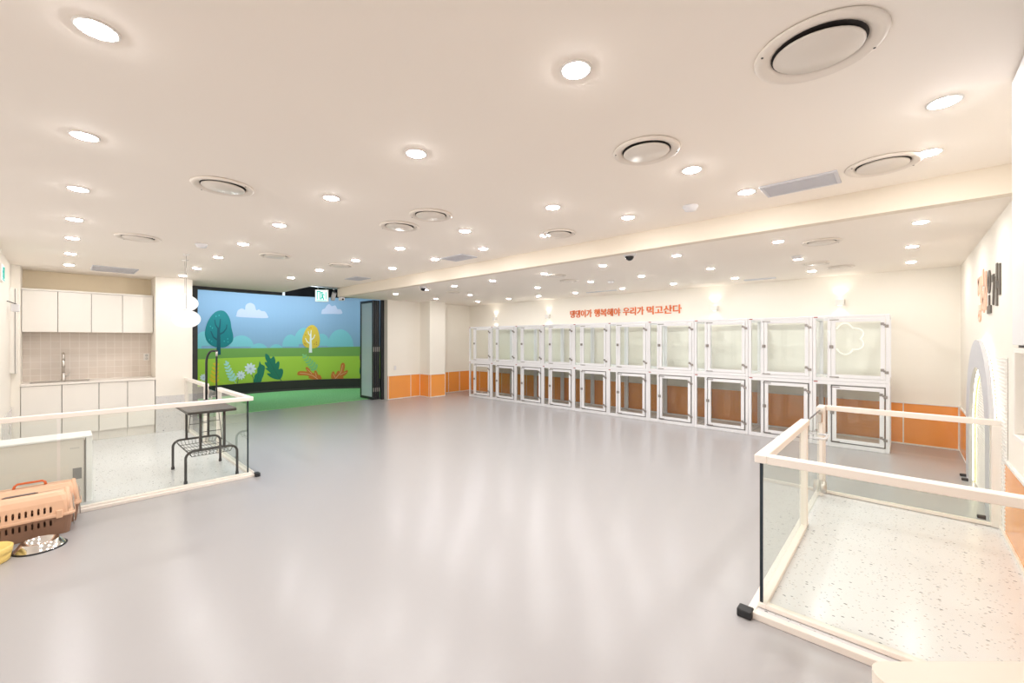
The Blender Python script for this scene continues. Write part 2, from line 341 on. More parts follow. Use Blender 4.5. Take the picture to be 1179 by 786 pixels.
MURAL=[
('bush',2,[(-0.906,1.34),(-0.913,1.427),(-0.933,1.509),(-0.964,1.582),(-1.007,1.643),(-1.057,1.688),(-1.113,1.715),(-1.172,1.724),(-1.231,1.713),(-1.286,1.684),(-1.336,1.639),(-1.378,1.579),(-1.409,1.508),(-1.429,1.43),(-1.435,1.347)]),
('bush',2,[(-0.002,1.305),(-0.01,1.376),(-0.032,1.443),(-0.068,1.503),(-0.116,1.552),(-0.172,1.589),(-0.235,1.612),(-0.301,1.619),(-0.367,1.611),(-0.43,1.588),(-0.485,1.551),(-0.532,1.502),(-0.567,1.445),(-0.588,1.38),(-0.596,1.313)]),
('bush',1,[(0.367,1.152),(0.361,1.207),(0.343,1.26),(0.315,1.307),(0.277,1.347),(0.231,1.377),(0.18,1.395),(0.127,1.402),(0.074,1.396),(0.024,1.378),(-0.021,1.35),(-0.058,1.312),(-0.086,1.266),(-0.104,1.215),(-0.11,1.161)]),
('bush',1,[(0.768,1.119),(0.763,1.176),(0.748,1.229),(0.724,1.278),(0.692,1.318),(0.654,1.349),(0.611,1.368),(0.566,1.374),(0.522,1.368),(0.48,1.35),(0.442,1.321),(0.411,1.281),(0.387,1.234),(0.372,1.182),(0.367,1.127)]),
('bush',2,[(1.156,1.293),(1.15,1.374),(1.134,1.45),(1.108,1.519),(1.074,1.576),(1.032,1.619),(0.986,1.645),(0.938,1.654),(0.89,1.644),(0.844,1.618),(0.804,1.575),(0.77,1.519),(0.744,1.451),(0.728,1.376),(0.723,1.297)]),
('bush',2,[(1.625,1.369),(1.617,1.48),(1.595,1.585),(1.558,1.68),(1.509,1.758),(1.451,1.817),(1.386,1.853),(1.319,1.864),(1.251,1.851),(1.187,1.814),(1.13,1.754),(1.083,1.676),(1.047,1.583),(1.025,1.48),(1.018,1.372)]),
('bush',1,[(2.012,1.314),(2.006,1.397),(1.99,1.475),(1.964,1.546),(1.929,1.605),(1.887,1.649),(1.841,1.676),(1.793,1.685),(1.745,1.675),(1.699,1.648),(1.658,1.604),(1.624,1.545),(1.599,1.476),(1.583,1.398),(1.578,1.316)]),
('bush',2,[(2.689,1.285),(2.679,1.404),(2.65,1.518),(2.605,1.62),(2.544,1.705),(2.472,1.769),(2.392,1.808),(2.308,1.821),(2.225,1.807),(2.147,1.767),(2.077,1.703),(2.018,1.619),(1.975,1.518),(1.948,1.406),(1.938,1.288)]),
('bush',1,[(-1.455,1.544),(-1.253,1.611),(-1.253,1.167),(-1.455,1.172)]),
('meadow',3,[(-1.616,1.285),(-0.259,1.268),(1.064,1.261),(2.012,1.271),(3.293,1.324),(3.293,0.932),(-1.616,0.962)]),
('grassprint',4,[(-1.616,0.973),(-1.334,1.001),(-0.637,1.01),(0.171,1.013),(1.064,1.011),(2.012,0.995),(3.293,0.994),(3.293,0.175),(1.064,0.11),(-1.616,0.101)]),
('lime',5,[(-1.616,0.661),(-1.253,0.589),(-0.637,0.334),(-0.259,0.111),(-1.616,0.101)]),
('cloud',2,[(-0.424,2.175),(-0.418,2.215),(-0.406,2.266),(-0.386,2.307),(-0.354,2.334),(-0.315,2.352),(-0.28,2.361),(-0.254,2.35),(-0.233,2.33),(-0.216,2.328),(-0.209,2.363),(-0.207,2.416),(-0.195,2.462),(-0.166,2.494),(-0.127,2.518),(-0.088,2.529),(-0.05,2.524),(-0.012,2.504),(0.019,2.475),(0.037,2.427),(0.049,2.37),(0.062,2.331),(0.082,2.33),(0.105,2.349),(0.127,2.359),(0.148,2.348),(0.169,2.328),(0.192,2.313),(0.221,2.311),(0.251,2.313),(0.28,2.305),(0.306,2.275),(0.33,2.233),(0.345,2.196),(0.361,2.166),(0.369,2.139),(0.334,2.121),(0.234,2.114),(0.093,2.114),(-0.045,2.117),(-0.18,2.118),(-0.313,2.121),(-0.407,2.128),(-0.44,2.138),(-0.435,2.152)]),
('cloud',2,[(1.769,2.306),(1.772,2.337),(1.78,2.378),(1.793,2.412),(1.814,2.429),(1.841,2.439),(1.866,2.453),(1.883,2.478),(1.897,2.507),(1.914,2.534),(1.937,2.561),(1.962,2.585),(1.987,2.595),(2.011,2.577),(2.034,2.546),(2.061,2.525),(2.093,2.532),(2.128,2.55),(2.159,2.554),(2.182,2.525),(2.2,2.482),(2.221,2.448),(2.25,2.44),(2.281,2.442),(2.308,2.437),(2.331,2.415),(2.349,2.385),(2.359,2.357),(2.365,2.333),(2.363,2.311),(2.333,2.295),(2.26,2.29),(2.16,2.292),(2.061,2.293),(1.962,2.29),(1.864,2.286),(1.793,2.285),(1.765,2.286),(1.764,2.291)]),
('teal',6,[(-0.811,2.278),(-0.765,2.277),(-0.72,2.263),(-0.679,2.232),(-0.641,2.181),(-0.606,2.114),(-0.579,2.043),(-0.564,1.973),(-0.556,1.901),(-0.548,1.829),(-0.532,1.756),(-0.516,1.685),(-0.506,1.618),(-0.502,1.558),(-0.506,1.503),(-0.522,1.453),(-0.558,1.404),(-0.607,1.359),(-0.658,1.325),(-0.707,1.306),(-0.758,1.298),(-0.811,1.297),(-0.87,1.303),(-0.932,1.315),(-0.988,1.337),(-1.039,1.368),(-1.084,1.408),(-1.121,1.455),(-1.148,1.509),(-1.166,1.571),(-1.176,1.634),(-1.176,1.7),(-1.166,1.769),(-1.152,1.836),(-1.133,1.902),(-1.11,1.967),(-1.08,2.03),(-1.044,2.093),(-1.002,2.155),(-0.958,2.205),(-0.91,2.242),(-0.86,2.266)]),
('darkteal',7,[(-0.886,1.82),(-0.824,1.822),(-0.803,1.104),(-0.906,1.107)]),
('darkteal',7,[(-0.832,1.657),(-0.807,1.889),(-0.801,2.052),(-0.822,2.053),(-0.84,1.893),(-0.877,1.664)]),
('darkteal',7,[(-0.851,1.797),(-0.914,1.893),(-0.937,2.026),(-0.957,2.022),(-0.939,1.882),(-0.879,1.776)]),
('darkteal',7,[(-0.836,1.619),(-0.731,1.683),(-0.656,1.797),(-0.648,1.906),(-0.668,1.908),(-0.68,1.808),(-0.751,1.71),(-0.853,1.656)]),
('darkteal',7,[(-0.863,1.507),(-0.966,1.579),(-1.03,1.731),(-1.049,1.721),(-0.99,1.558),(-0.887,1.47)]),
('tealspot',7,[(-0.9,2.117),(-0.908,2.099),(-0.925,2.098),(-0.933,2.116),(-0.925,2.134),(-0.908,2.135)]),
('tealspot',7,[(-0.828,2.144),(-0.836,2.125),(-0.853,2.125),(-0.861,2.142),(-0.853,2.16),(-0.836,2.161)]),
('tealspot',7,[(-1.033,1.851),(-1.041,1.833),(-1.058,1.832),(-1.066,1.85),(-1.058,1.868),(-1.041,1.868)]),
('tealspot',7,[(-0.986,1.807),(-0.994,1.789),(-1.011,1.788),(-1.019,1.806),(-1.011,1.824),(-0.994,1.824)]),
('tealspot',7,[(-1.054,1.5),(-1.062,1.482),(-1.078,1.482),(-1.086,1.5),(-1.078,1.518),(-1.062,1.518)]),
('tealspot',7,[(-1.003,1.459),(-1.011,1.442),(-1.027,1.442),(-1.035,1.459),(-1.027,1.477),(-1.011,1.477)]),
('tealspot',7,[(-0.704,1.463),(-0.712,1.445),(-0.729,1.445),(-0.737,1.463),(-0.729,1.481),(-0.712,1.481)]),
('tealspot',7,[(-0.621,1.523),(-0.629,1.505),(-0.646,1.505),(-0.654,1.523),(-0.646,1.541),(-0.629,1.542)]),
('tealspot',7,[(-0.614,1.442),(-0.623,1.423),(-0.639,1.424),(-0.648,1.442),(-0.639,1.46),(-0.623,1.46)]),
('ochre',6,[(1.523,1.948),(1.565,1.935),(1.604,1.905),(1.637,1.868),(1.661,1.828),(1.679,1.78),(1.695,1.724),(1.71,1.654),(1.723,1.575),(1.728,1.5),(1.726,1.431),(1.716,1.367),(1.697,1.316),(1.664,1.281),(1.622,1.259),(1.578,1.245),(1.532,1.239),(1.484,1.24),(1.436,1.249),(1.385,1.263),(1.335,1.284),(1.295,1.318),(1.269,1.37),(1.254,1.434),(1.249,1.5),(1.256,1.564),(1.273,1.63),(1.295,1.695),(1.321,1.761),(1.353,1.826),(1.389,1.878),(1.431,1.915),(1.478,1.94)]),
('white',7,[(1.459,1.683),(1.497,1.683),(1.514,1.112),(1.426,1.113)]),
('white',7,[(1.492,1.63),(1.498,1.787),(1.482,1.789),(1.464,1.632)]),
('white',7,[(1.481,1.612),(1.428,1.687),(1.414,1.762),(1.401,1.76),(1.411,1.678),(1.462,1.597)]),
('white',7,[(1.492,1.475),(1.563,1.545),(1.6,1.654),(1.584,1.661),(1.545,1.56),(1.474,1.499)]),
('white',7,[(1.476,1.383),(1.386,1.456),(1.338,1.556),(1.323,1.548),(1.368,1.44),(1.457,1.356)]),
('rust',7,[(1.45,1.84),(1.443,1.826),(1.429,1.826),(1.422,1.839),(1.429,1.853),(1.443,1.853)]),
('rust',7,[(1.497,1.859),(1.49,1.845),(1.476,1.845),(1.469,1.858),(1.476,1.872),(1.49,1.872)]),
('rust',7,[(1.356,1.643),(1.349,1.63),(1.335,1.63),(1.328,1.643),(1.335,1.657),(1.349,1.657)]),
('rust',7,[(1.328,1.396),(1.321,1.382),(1.307,1.382),(1.3,1.396),(1.307,1.41),(1.321,1.409)]),
('rust',7,[(1.356,1.37),(1.349,1.356),(1.335,1.356),(1.328,1.37),(1.335,1.383),(1.349,1.383)]),
('rust',7,[(1.592,1.369),(1.585,1.355),(1.571,1.355),(1.563,1.369),(1.571,1.382),(1.585,1.382)]),
('rust',7,[(1.647,1.421),(1.64,1.407),(1.625,1.407),(1.618,1.421),(1.625,1.435),(1.64,1.435)]),
('rust',7,[(1.651,1.361),(1.644,1.347),(1.63,1.347),(1.623,1.361),(1.63,1.374),(1.644,1.374)]),
('sun',6,[(-0.961,0.294),(-0.956,0.41),(-0.949,0.526),(-0.938,0.641),(-0.923,0.756),(-0.906,0.871),(-0.915,0.873),(-0.933,0.758),(-0.948,0.643),(-0.961,0.528),(-0.969,0.412),(-0.975,0.296)]),
('sun',6,[(-1.068,0.511),(-1.033,0.51),(-0.986,0.471),(-0.956,0.415),(-0.959,0.376),(-0.995,0.377),(-1.041,0.417),(-1.072,0.472)]),
('sun',6,[(-0.839,0.465),(-0.843,0.426),(-0.883,0.384),(-0.936,0.364),(-0.97,0.378),(-0.966,0.417),(-0.926,0.458),(-0.873,0.478)]),
('sun',6,[(-1.052,0.607),(-1.02,0.607),(-0.977,0.571),(-0.95,0.521),(-0.953,0.485),(-0.985,0.486),(-1.028,0.522),(-1.055,0.572)]),
('sun',6,[(-0.843,0.567),(-0.847,0.531),(-0.884,0.493),(-0.932,0.475),(-0.963,0.487),(-0.959,0.523),(-0.923,0.561),(-0.875,0.579)]),
('sun',6,[(-1.033,0.703),(-1.004,0.703),(-0.966,0.671),(-0.941,0.626),(-0.944,0.594),(-0.973,0.594),(-1.011,0.627),(-1.036,0.672)]),
('sun',6,[(-0.845,0.668),(-0.848,0.636),(-0.881,0.602),(-0.925,0.585),(-0.953,0.596),(-0.949,0.628),(-0.916,0.662),(-0.873,0.679)]),
('sun',6,[(-1.011,0.799),(-0.985,0.799),(-0.951,0.771),(-0.929,0.731),(-0.932,0.703),(-0.957,0.703),(-0.991,0.731),(-1.014,0.771)]),
('sun',6,[(-0.844,0.77),(-0.847,0.741),(-0.876,0.71),(-0.915,0.695),(-0.94,0.704),(-0.936,0.732),(-0.907,0.763),(-0.869,0.779)]),
('sun',6,[(-0.986,0.895),(-0.964,0.895),(-0.934,0.871),(-0.914,0.836),(-0.917,0.811),(-0.939,0.811),(-0.969,0.835),(-0.988,0.87)]),
('sun',6,[(-0.839,0.87),(-0.842,0.845),(-0.868,0.817),(-0.902,0.804),(-0.924,0.812),(-0.921,0.837),(-0.895,0.864),(-0.861,0.878)]),
('sun',6,[(-0.903,0.948),(-0.882,0.922),(-0.878,0.866),(-0.892,0.814),(-0.918,0.796),(-0.939,0.822),(-0.943,0.877),(-0.928,0.93)]),
('iceblue',6,[(-0.432,0.322),(-0.496,0.427),(-0.55,0.536),(-0.595,0.649),(-0.631,0.764),(-0.658,0.884),(-0.666,0.882),(-0.641,0.762),(-0.605,0.645),(-0.561,0.531),(-0.507,0.42),(-0.444,0.313)]),
('iceblue',6,[(-0.616,0.442),(-0.591,0.46),(-0.541,0.454),(-0.495,0.427),(-0.481,0.395),(-0.506,0.376),(-0.556,0.383),(-0.602,0.41)]),
('iceblue',6,[(-0.425,0.526),(-0.414,0.492),(-0.428,0.439),(-0.459,0.397),(-0.49,0.391),(-0.501,0.424),(-0.487,0.478),(-0.455,0.52)]),
('iceblue',6,[(-0.65,0.519),(-0.626,0.536),(-0.58,0.531),(-0.537,0.506),(-0.524,0.476),(-0.548,0.459),(-0.594,0.465),(-0.636,0.49)]),
('iceblue',6,[(-0.473,0.598),(-0.462,0.567),(-0.475,0.517),(-0.505,0.478),(-0.533,0.473),(-0.543,0.504),(-0.53,0.553),(-0.501,0.592)]),
('iceblue',6,[(-0.678,0.599),(-0.656,0.614),(-0.614,0.61),(-0.575,0.587),(-0.562,0.56),(-0.584,0.544),(-0.627,0.549),(-0.666,0.572)]),
('iceblue',6,[(-0.515,0.672),(-0.505,0.643),(-0.518,0.597),(-0.544,0.562),(-0.57,0.556),(-0.58,0.585),(-0.568,0.63),(-0.541,0.666)]),
('iceblue',6,[(-0.701,0.68),(-0.681,0.694),(-0.642,0.69),(-0.607,0.67),(-0.596,0.645),(-0.615,0.63),(-0.654,0.635),(-0.69,0.655)]),
('iceblue',6,[(-0.552,0.747),(-0.543,0.721),(-0.554,0.68),(-0.579,0.647),(-0.603,0.642),(-0.611,0.668),(-0.6,0.709),(-0.576,0.742)]),
('iceblue',6,[(-0.719,0.763),(-0.701,0.777),(-0.666,0.773),(-0.634,0.755),(-0.623,0.732),(-0.641,0.719),(-0.677,0.723),(-0.709,0.741)]),
('iceblue',6,[(-0.584,0.825),(-0.576,0.802),(-0.586,0.764),(-0.609,0.734),(-0.63,0.729),(-0.638,0.753),(-0.628,0.79),(-0.606,0.82)]),
('iceblue',6,[(-0.732,0.849),(-0.716,0.861),(-0.684,0.858),(-0.655,0.841),(-0.646,0.821),(-0.662,0.809),(-0.694,0.813),(-0.723,0.829)]),
('iceblue',6,[(-0.611,0.905),(-0.604,0.884),(-0.613,0.85),(-0.633,0.823),(-0.652,0.819),(-0.659,0.84),(-0.65,0.873),(-0.63,0.901)]),
('iceblue',6,[(-0.687,0.946),(-0.662,0.936),(-0.636,0.895),(-0.626,0.847),(-0.637,0.82),(-0.663,0.83),(-0.688,0.871),(-0.698,0.919)]),
('stem',7,[(-0.372,0.481),(-0.403,0.363),(-0.407,0.306),(-0.394,0.304),(-0.39,0.359),(-0.358,0.475)]),
('petal',8,[(-0.201,0.519),(-0.215,0.501),(-0.248,0.495),(-0.281,0.505),(-0.294,0.525),(-0.281,0.544),(-0.248,0.55),(-0.215,0.54)]),
('petal',8,[(-0.228,0.438),(-0.25,0.434),(-0.279,0.454),(-0.3,0.485),(-0.299,0.51),(-0.278,0.513),(-0.248,0.494),(-0.228,0.462)]),
('petal',8,[(-0.296,0.398),(-0.315,0.411),(-0.328,0.447),(-0.327,0.485),(-0.312,0.502),(-0.293,0.489),(-0.28,0.453),(-0.282,0.416)]),
('petal',8,[(-0.373,0.419),(-0.381,0.443),(-0.371,0.478),(-0.349,0.504),(-0.327,0.506),(-0.319,0.483),(-0.329,0.447),(-0.352,0.421)]),
('petal',8,[(-0.423,0.49),(-0.417,0.513),(-0.388,0.531),(-0.355,0.534),(-0.337,0.52),(-0.344,0.497),(-0.372,0.479),(-0.405,0.476)]),
('petal',8,[(-0.423,0.578),(-0.405,0.589),(-0.372,0.582),(-0.344,0.56),(-0.337,0.537),(-0.355,0.525),(-0.388,0.532),(-0.417,0.554)]),
('petal',8,[(-0.373,0.642),(-0.352,0.637),(-0.329,0.608),(-0.319,0.571),(-0.327,0.549),(-0.349,0.554),(-0.371,0.583),(-0.381,0.62)]),
('petal',8,[(-0.296,0.653),(-0.282,0.633),(-0.28,0.596),(-0.293,0.561),(-0.312,0.551),(-0.327,0.57),(-0.328,0.608),(-0.315,0.642)]),
('petal',8,[(-0.228,0.604),(-0.228,0.58),(-0.248,0.551),(-0.278,0.535),(-0.299,0.542),(-0.3,0.566),(-0.279,0.595),(-0.25,0.611)]),
('petal',9,[(-0.272,0.524),(-0.285,0.49),(-0.316,0.477),(-0.347,0.494),(-0.36,0.53),(-0.347,0.564),(-0.316,0.576),(-0.285,0.56)]),
('petalmid',10,[(-0.29,0.525),(-0.297,0.504),(-0.316,0.497),(-0.335,0.507),(-0.343,0.528),(-0.335,0.549),(-0.316,0.556),(-0.297,0.547)]),
('stem',7,[(-0.074,0.551),(-0.02,0.428),(-0.009,0.307),(0.004,0.307),(-0.007,0.431),(-0.06,0.558)]),
('petal',8,[(0.064,0.686),(0.046,0.661),(0.002,0.653),(-0.041,0.666),(-0.059,0.692),(-0.041,0.717),(0.002,0.725),(0.046,0.713)]),
('petal',8,[(0.028,0.577),(-0.0,0.572),(-0.04,0.598),(-0.067,0.639),(-0.066,0.671),(-0.038,0.676),(0.002,0.651),(0.029,0.61)]),
('petal',8,[(-0.062,0.523),(-0.087,0.54),(-0.104,0.588),(-0.102,0.638),(-0.083,0.661),(-0.058,0.644),(-0.041,0.597),(-0.043,0.547)]),
('petal',8,[(-0.164,0.55),(-0.175,0.581),(-0.161,0.627),(-0.131,0.663),(-0.103,0.666),(-0.092,0.635),(-0.106,0.588),(-0.135,0.553)]),
('petal',8,[(-0.23,0.643),(-0.221,0.673),(-0.184,0.698),(-0.14,0.702),(-0.116,0.684),(-0.125,0.653),(-0.162,0.629),(-0.206,0.625)]),
('petal',8,[(-0.23,0.759),(-0.206,0.775),(-0.162,0.766),(-0.125,0.738),(-0.116,0.706),(-0.14,0.69),(-0.184,0.699),(-0.221,0.728)]),
('petal',8,[(-0.164,0.845),(-0.135,0.839),(-0.106,0.801),(-0.092,0.753),(-0.103,0.723),(-0.131,0.729),(-0.161,0.767),(-0.175,0.815)]),
('petal',8,[(-0.062,0.861),(-0.043,0.836),(-0.041,0.786),(-0.058,0.74),(-0.083,0.726),(-0.102,0.751),(-0.104,0.801),(-0.087,0.847)]),
('petal',8,[(0.028,0.799),(0.029,0.766),(0.002,0.727),(-0.038,0.706),(-0.066,0.714),(-0.067,0.746),(-0.04,0.785),(-0.0,0.807)]),
('petal',9,[(-0.03,0.691),(-0.047,0.645),(-0.088,0.628),(-0.13,0.649),(-0.147,0.697),(-0.13,0.742),(-0.088,0.76),(-0.047,0.738)]),
('petalmid',10,[(-0.053,0.692),(-0.064,0.664),(-0.088,0.654),(-0.113,0.667),(-0.123,0.695),(-0.113,0.723),(-0.088,0.733),(-0.064,0.72)]),
('petal',8,[(-1.124,0.523),(-1.134,0.509),(-1.16,0.505),(-1.185,0.514),(-1.196,0.529),(-1.185,0.543),(-1.16,0.547),(-1.134,0.539)]),
('petal',8,[(-1.145,0.462),(-1.161,0.46),(-1.184,0.475),(-1.2,0.499),(-1.2,0.517),(-1.183,0.52),(-1.16,0.504),(-1.144,0.481)]),
('petal',8,[(-1.197,0.433),(-1.212,0.443),(-1.222,0.47),(-1.221,0.499),(-1.21,0.512),(-1.195,0.502),(-1.185,0.474),(-1.186,0.446)]),
('petal',8,[(-1.257,0.45),(-1.263,0.468),(-1.255,0.494),(-1.238,0.514),(-1.221,0.515),(-1.215,0.497),(-1.223,0.471),(-1.24,0.451)]),
('petal',8,[(-1.296,0.504),(-1.291,0.521),(-1.269,0.534),(-1.243,0.536),(-1.229,0.525),(-1.234,0.508),(-1.256,0.495),(-1.281,0.493)]),
('petal',8,[(-1.296,0.57),(-1.281,0.579),(-1.256,0.573),(-1.234,0.556),(-1.229,0.538),(-1.243,0.529),(-1.269,0.535),(-1.291,0.552)]),
('petal',8,[(-1.257,0.618),(-1.24,0.614),(-1.223,0.592),(-1.215,0.564),(-1.221,0.547),(-1.238,0.551),(-1.255,0.574),(-1.263,0.601)]),
('petal',8,[(-1.197,0.625),(-1.186,0.61),(-1.185,0.582),(-1.195,0.556),(-1.21,0.549),(-1.221,0.563),(-1.222,0.592),(-1.212,0.617)]),
('petal',8,[(-1.145,0.588),(-1.144,0.569),(-1.16,0.548),(-1.183,0.536),(-1.2,0.541),(-1.2,0.56),(-1.184,0.581),(-1.161,0.593)]),
('petal',9,[(-1.178,0.528),(-1.188,0.502),(-1.213,0.493),(-1.237,0.506),(-1.247,0.533),(-1.237,0.559),(-1.213,0.568),(-1.188,0.555)]),
('petalmid',10,[(-1.192,0.529),(-1.198,0.513),(-1.213,0.508),(-1.227,0.516),(-1.233,0.532),(-1.227,0.547),(-1.213,0.553),(-1.198,0.545)]),
('leafgreen',6,[(0.145,0.91),(0.159,0.873),(0.181,0.811),(0.227,0.784),(0.269,0.758),(0.279,0.711),(0.275,0.658),(0.268,0.609),(0.258,0.56),(0.248,0.51),(0.236,0.463),(0.22,0.427),(0.203,0.391),(0.196,0.338),(0.171,0.294),(0.075,0.286),(-0.013,0.303),(-0.015,0.354),(0.008,0.416),(0.015,0.468),(0.026,0.512),(0.056,0.54),(0.084,0.57),(0.085,0.623),(0.084,0.68),(0.102,0.72),(0.123,0.764),(0.134,0.849)]),
('leafgreen',7,[(0.291,1.104),(0.326,1.099),(0.367,1.065),(0.398,1.01),(0.422,0.963),(0.439,0.967),(0.456,0.987),(0.479,1.013),(0.504,1.024),(0.527,0.982),(0.544,0.922),(0.547,0.855),(0.551,0.809),(0.573,0.833),(0.6,0.87),(0.627,0.874),(0.647,0.856),(0.65,0.805),(0.645,0.743),(0.634,0.684),(0.629,0.642),(0.649,0.65),(0.678,0.665),(0.713,0.655),(0.741,0.625),(0.746,0.561),(0.734,0.486),(0.709,0.408),(0.667,0.35),(0.598,0.348),(0.522,0.371),(0.457,0.401),(0.4,0.441),(0.348,0.498),(0.323,0.544),(0.371,0.54),(0.422,0.532),(0.407,0.561),(0.367,0.604),(0.313,0.655),(0.275,0.696),(0.309,0.692),(0.345,0.692),(0.317,0.746),(0.28,0.807),(0.272,0.846),(0.28,0.869),(0.31,0.858),(0.334,0.854),(0.313,0.902),(0.286,0.967),(0.281,1.045)]),
('stem',8,[(0.676,0.354),(0.527,0.625),(0.36,0.98),(0.353,0.976),(0.517,0.619),(0.663,0.345)]),
('stem',8,[(0.654,0.357),(0.692,0.294),(0.709,0.306),(0.671,0.369)]),
('stem',8,[(0.079,0.304),(0.128,0.542),(0.175,0.81),(0.166,0.812),(0.118,0.545),(0.067,0.309)]),
('palefern',6,[(1.679,0.545),(1.602,0.641),(1.526,0.737),(1.45,0.833),(1.374,0.928),(1.299,1.023),(1.292,1.016),(1.366,0.92),(1.44,0.824),(1.516,0.727),(1.591,0.63),(1.667,0.533)]),
('palefern',6,[(1.466,0.597),(1.486,0.628),(1.54,0.646),(1.597,0.639),(1.623,0.612),(1.603,0.581),(1.549,0.563),(1.492,0.57)]),
('palefern',6,[(1.651,0.773),(1.671,0.741),(1.669,0.678),(1.645,0.621),(1.614,0.604),(1.593,0.636),(1.596,0.699),(1.619,0.756)]),
('palefern',6,[(1.42,0.67),(1.438,0.699),(1.489,0.716),(1.541,0.71),(1.565,0.685),(1.547,0.655),(1.497,0.639),(1.444,0.645)]),
('palefern',6,[(1.591,0.834),(1.61,0.804),(1.608,0.746),(1.586,0.693),(1.557,0.677),(1.538,0.707),(1.54,0.765),(1.562,0.818)]),
('palefern',6,[(1.375,0.743),(1.391,0.77),(1.437,0.785),(1.486,0.78),(1.508,0.757),(1.491,0.73),(1.445,0.715),(1.397,0.72)]),
('palefern',6,[(1.532,0.894),(1.549,0.867),(1.547,0.813),(1.527,0.765),(1.5,0.75),(1.483,0.777),(1.485,0.831),(1.505,0.879)]),
('palefern',6,[(1.329,0.816),(1.344,0.841),(1.386,0.855),(1.43,0.85),(1.451,0.829),(1.435,0.804),(1.393,0.79),(1.349,0.795)]),
('palefern',6,[(1.472,0.955),(1.488,0.929),(1.487,0.88),(1.468,0.836),(1.444,0.822),(1.428,0.847),(1.43,0.897),(1.448,0.941)]),
('palefern',6,[(1.284,0.889),(1.298,0.911),(1.336,0.924),(1.375,0.92),(1.394,0.901),(1.38,0.878),(1.342,0.866),(1.302,0.87)]),
('palefern',6,[(1.413,1.014),(1.428,0.992),(1.426,0.947),(1.41,0.907),(1.388,0.895),(1.373,0.917),(1.375,0.962),(1.391,1.002)]),
('palefern',6,[(1.239,0.961),(1.251,0.981),(1.285,0.993),(1.321,0.989),(1.337,0.972),(1.325,0.952),(1.29,0.941),(1.255,0.945)]),
('palefern',6,[(1.355,1.074),(1.367,1.054),(1.366,1.014),(1.351,0.978),(1.332,0.967),(1.319,0.987),(1.32,1.027),(1.335,1.063)]),
('palefern',6,[(1.25,1.077),(1.28,1.076),(1.319,1.042),(1.344,0.995),(1.341,0.961),(1.311,0.962),(1.272,0.996),(1.246,1.044)]),
('orangeleaf',7,[(1.117,0.507),(1.128,0.538),(1.156,0.562),(1.21,0.568),(1.272,0.565),(1.334,0.551),(1.377,0.548),(1.362,0.594),(1.337,0.646),(1.344,0.675),(1.365,0.684),(1.399,0.665),(1.436,0.63),(1.465,0.583),(1.495,0.537),(1.533,0.502),(1.566,0.49),(1.572,0.527),(1.578,0.568),(1.605,0.572),(1.637,0.553),(1.659,0.5),(1.68,0.446),(1.705,0.436),(1.728,0.432),(1.749,0.409),(1.764,0.378),(1.781,0.336),(1.764,0.301),(1.654,0.296),(1.53,0.307),(1.455,0.333),(1.412,0.362),(1.423,0.384),(1.436,0.403),(1.398,0.42),(1.342,0.433),(1.284,0.436),(1.225,0.437),(1.173,0.44),(1.133,0.449),(1.117,0.475)]),
('orangeleaf',7,[(2.061,0.302),(2.034,0.364),(2.044,0.436),(2.06,0.491),(2.085,0.528),(2.111,0.532),(2.135,0.513),(2.146,0.459),(2.159,0.419),(2.189,0.465),(2.221,0.525),(2.241,0.547),(2.259,0.551),(2.279,0.524),(2.296,0.51),(2.304,0.568),(2.308,0.644),(2.311,0.695),(2.318,0.737),(2.341,0.775),(2.371,0.795),(2.406,0.783),(2.434,0.749),(2.44,0.692),(2.434,0.628),(2.417,0.565),(2.409,0.521),(2.442,0.536),(2.485,0.56),(2.515,0.555),(2.53,0.533),(2.517,0.489),(2.485,0.44),(2.43,0.398),(2.384,0.361),(2.396,0.331),(2.409,0.31),(2.376,0.299),(2.308,0.296),(2.179,0.29)]),
('peachvein',8,[(1.179,0.503),(1.364,0.476),(1.527,0.417),(1.667,0.299),(1.679,0.315),(1.534,0.433),(1.367,0.491),(1.18,0.516)]),
('peachvein',8,[(1.374,0.623),(1.502,0.473),(1.512,0.484),(1.38,0.63)]),
('peachvein',8,[(1.592,0.514),(1.627,0.381),(1.638,0.384),(1.601,0.516)]),
('peachvein',8,[(2.37,0.725),(2.321,0.514),(2.152,0.307),(2.167,0.292),(2.336,0.505),(2.382,0.721)]),
('peachvein',8,[(2.093,0.458),(2.154,0.336),(2.165,0.343),(2.102,0.463)]),
('peachvein',8,[(2.482,0.512),(2.293,0.424),(2.299,0.409),(2.487,0.502)]),
('leafgreen',6,[(3.026,0.568),(2.999,0.477),(2.959,0.414),(2.916,0.396),(2.882,0.429),(2.865,0.502),(2.871,0.597),(2.897,0.688),(2.937,0.75),(2.98,0.768),(3.015,0.736),(3.031,0.663)]),
('leafgreen',6,[(3.128,0.474),(3.154,0.368),(3.154,0.284),(3.126,0.243),(3.079,0.257),(3.025,0.321),(2.979,0.419),(2.953,0.525),(2.954,0.609),(2.981,0.65),(3.028,0.636),(3.082,0.572)]),
]
mb = MB()
arcband(mb, -3.6, 4.6, .3, 2.79, 0, -.06, 'm_sky')
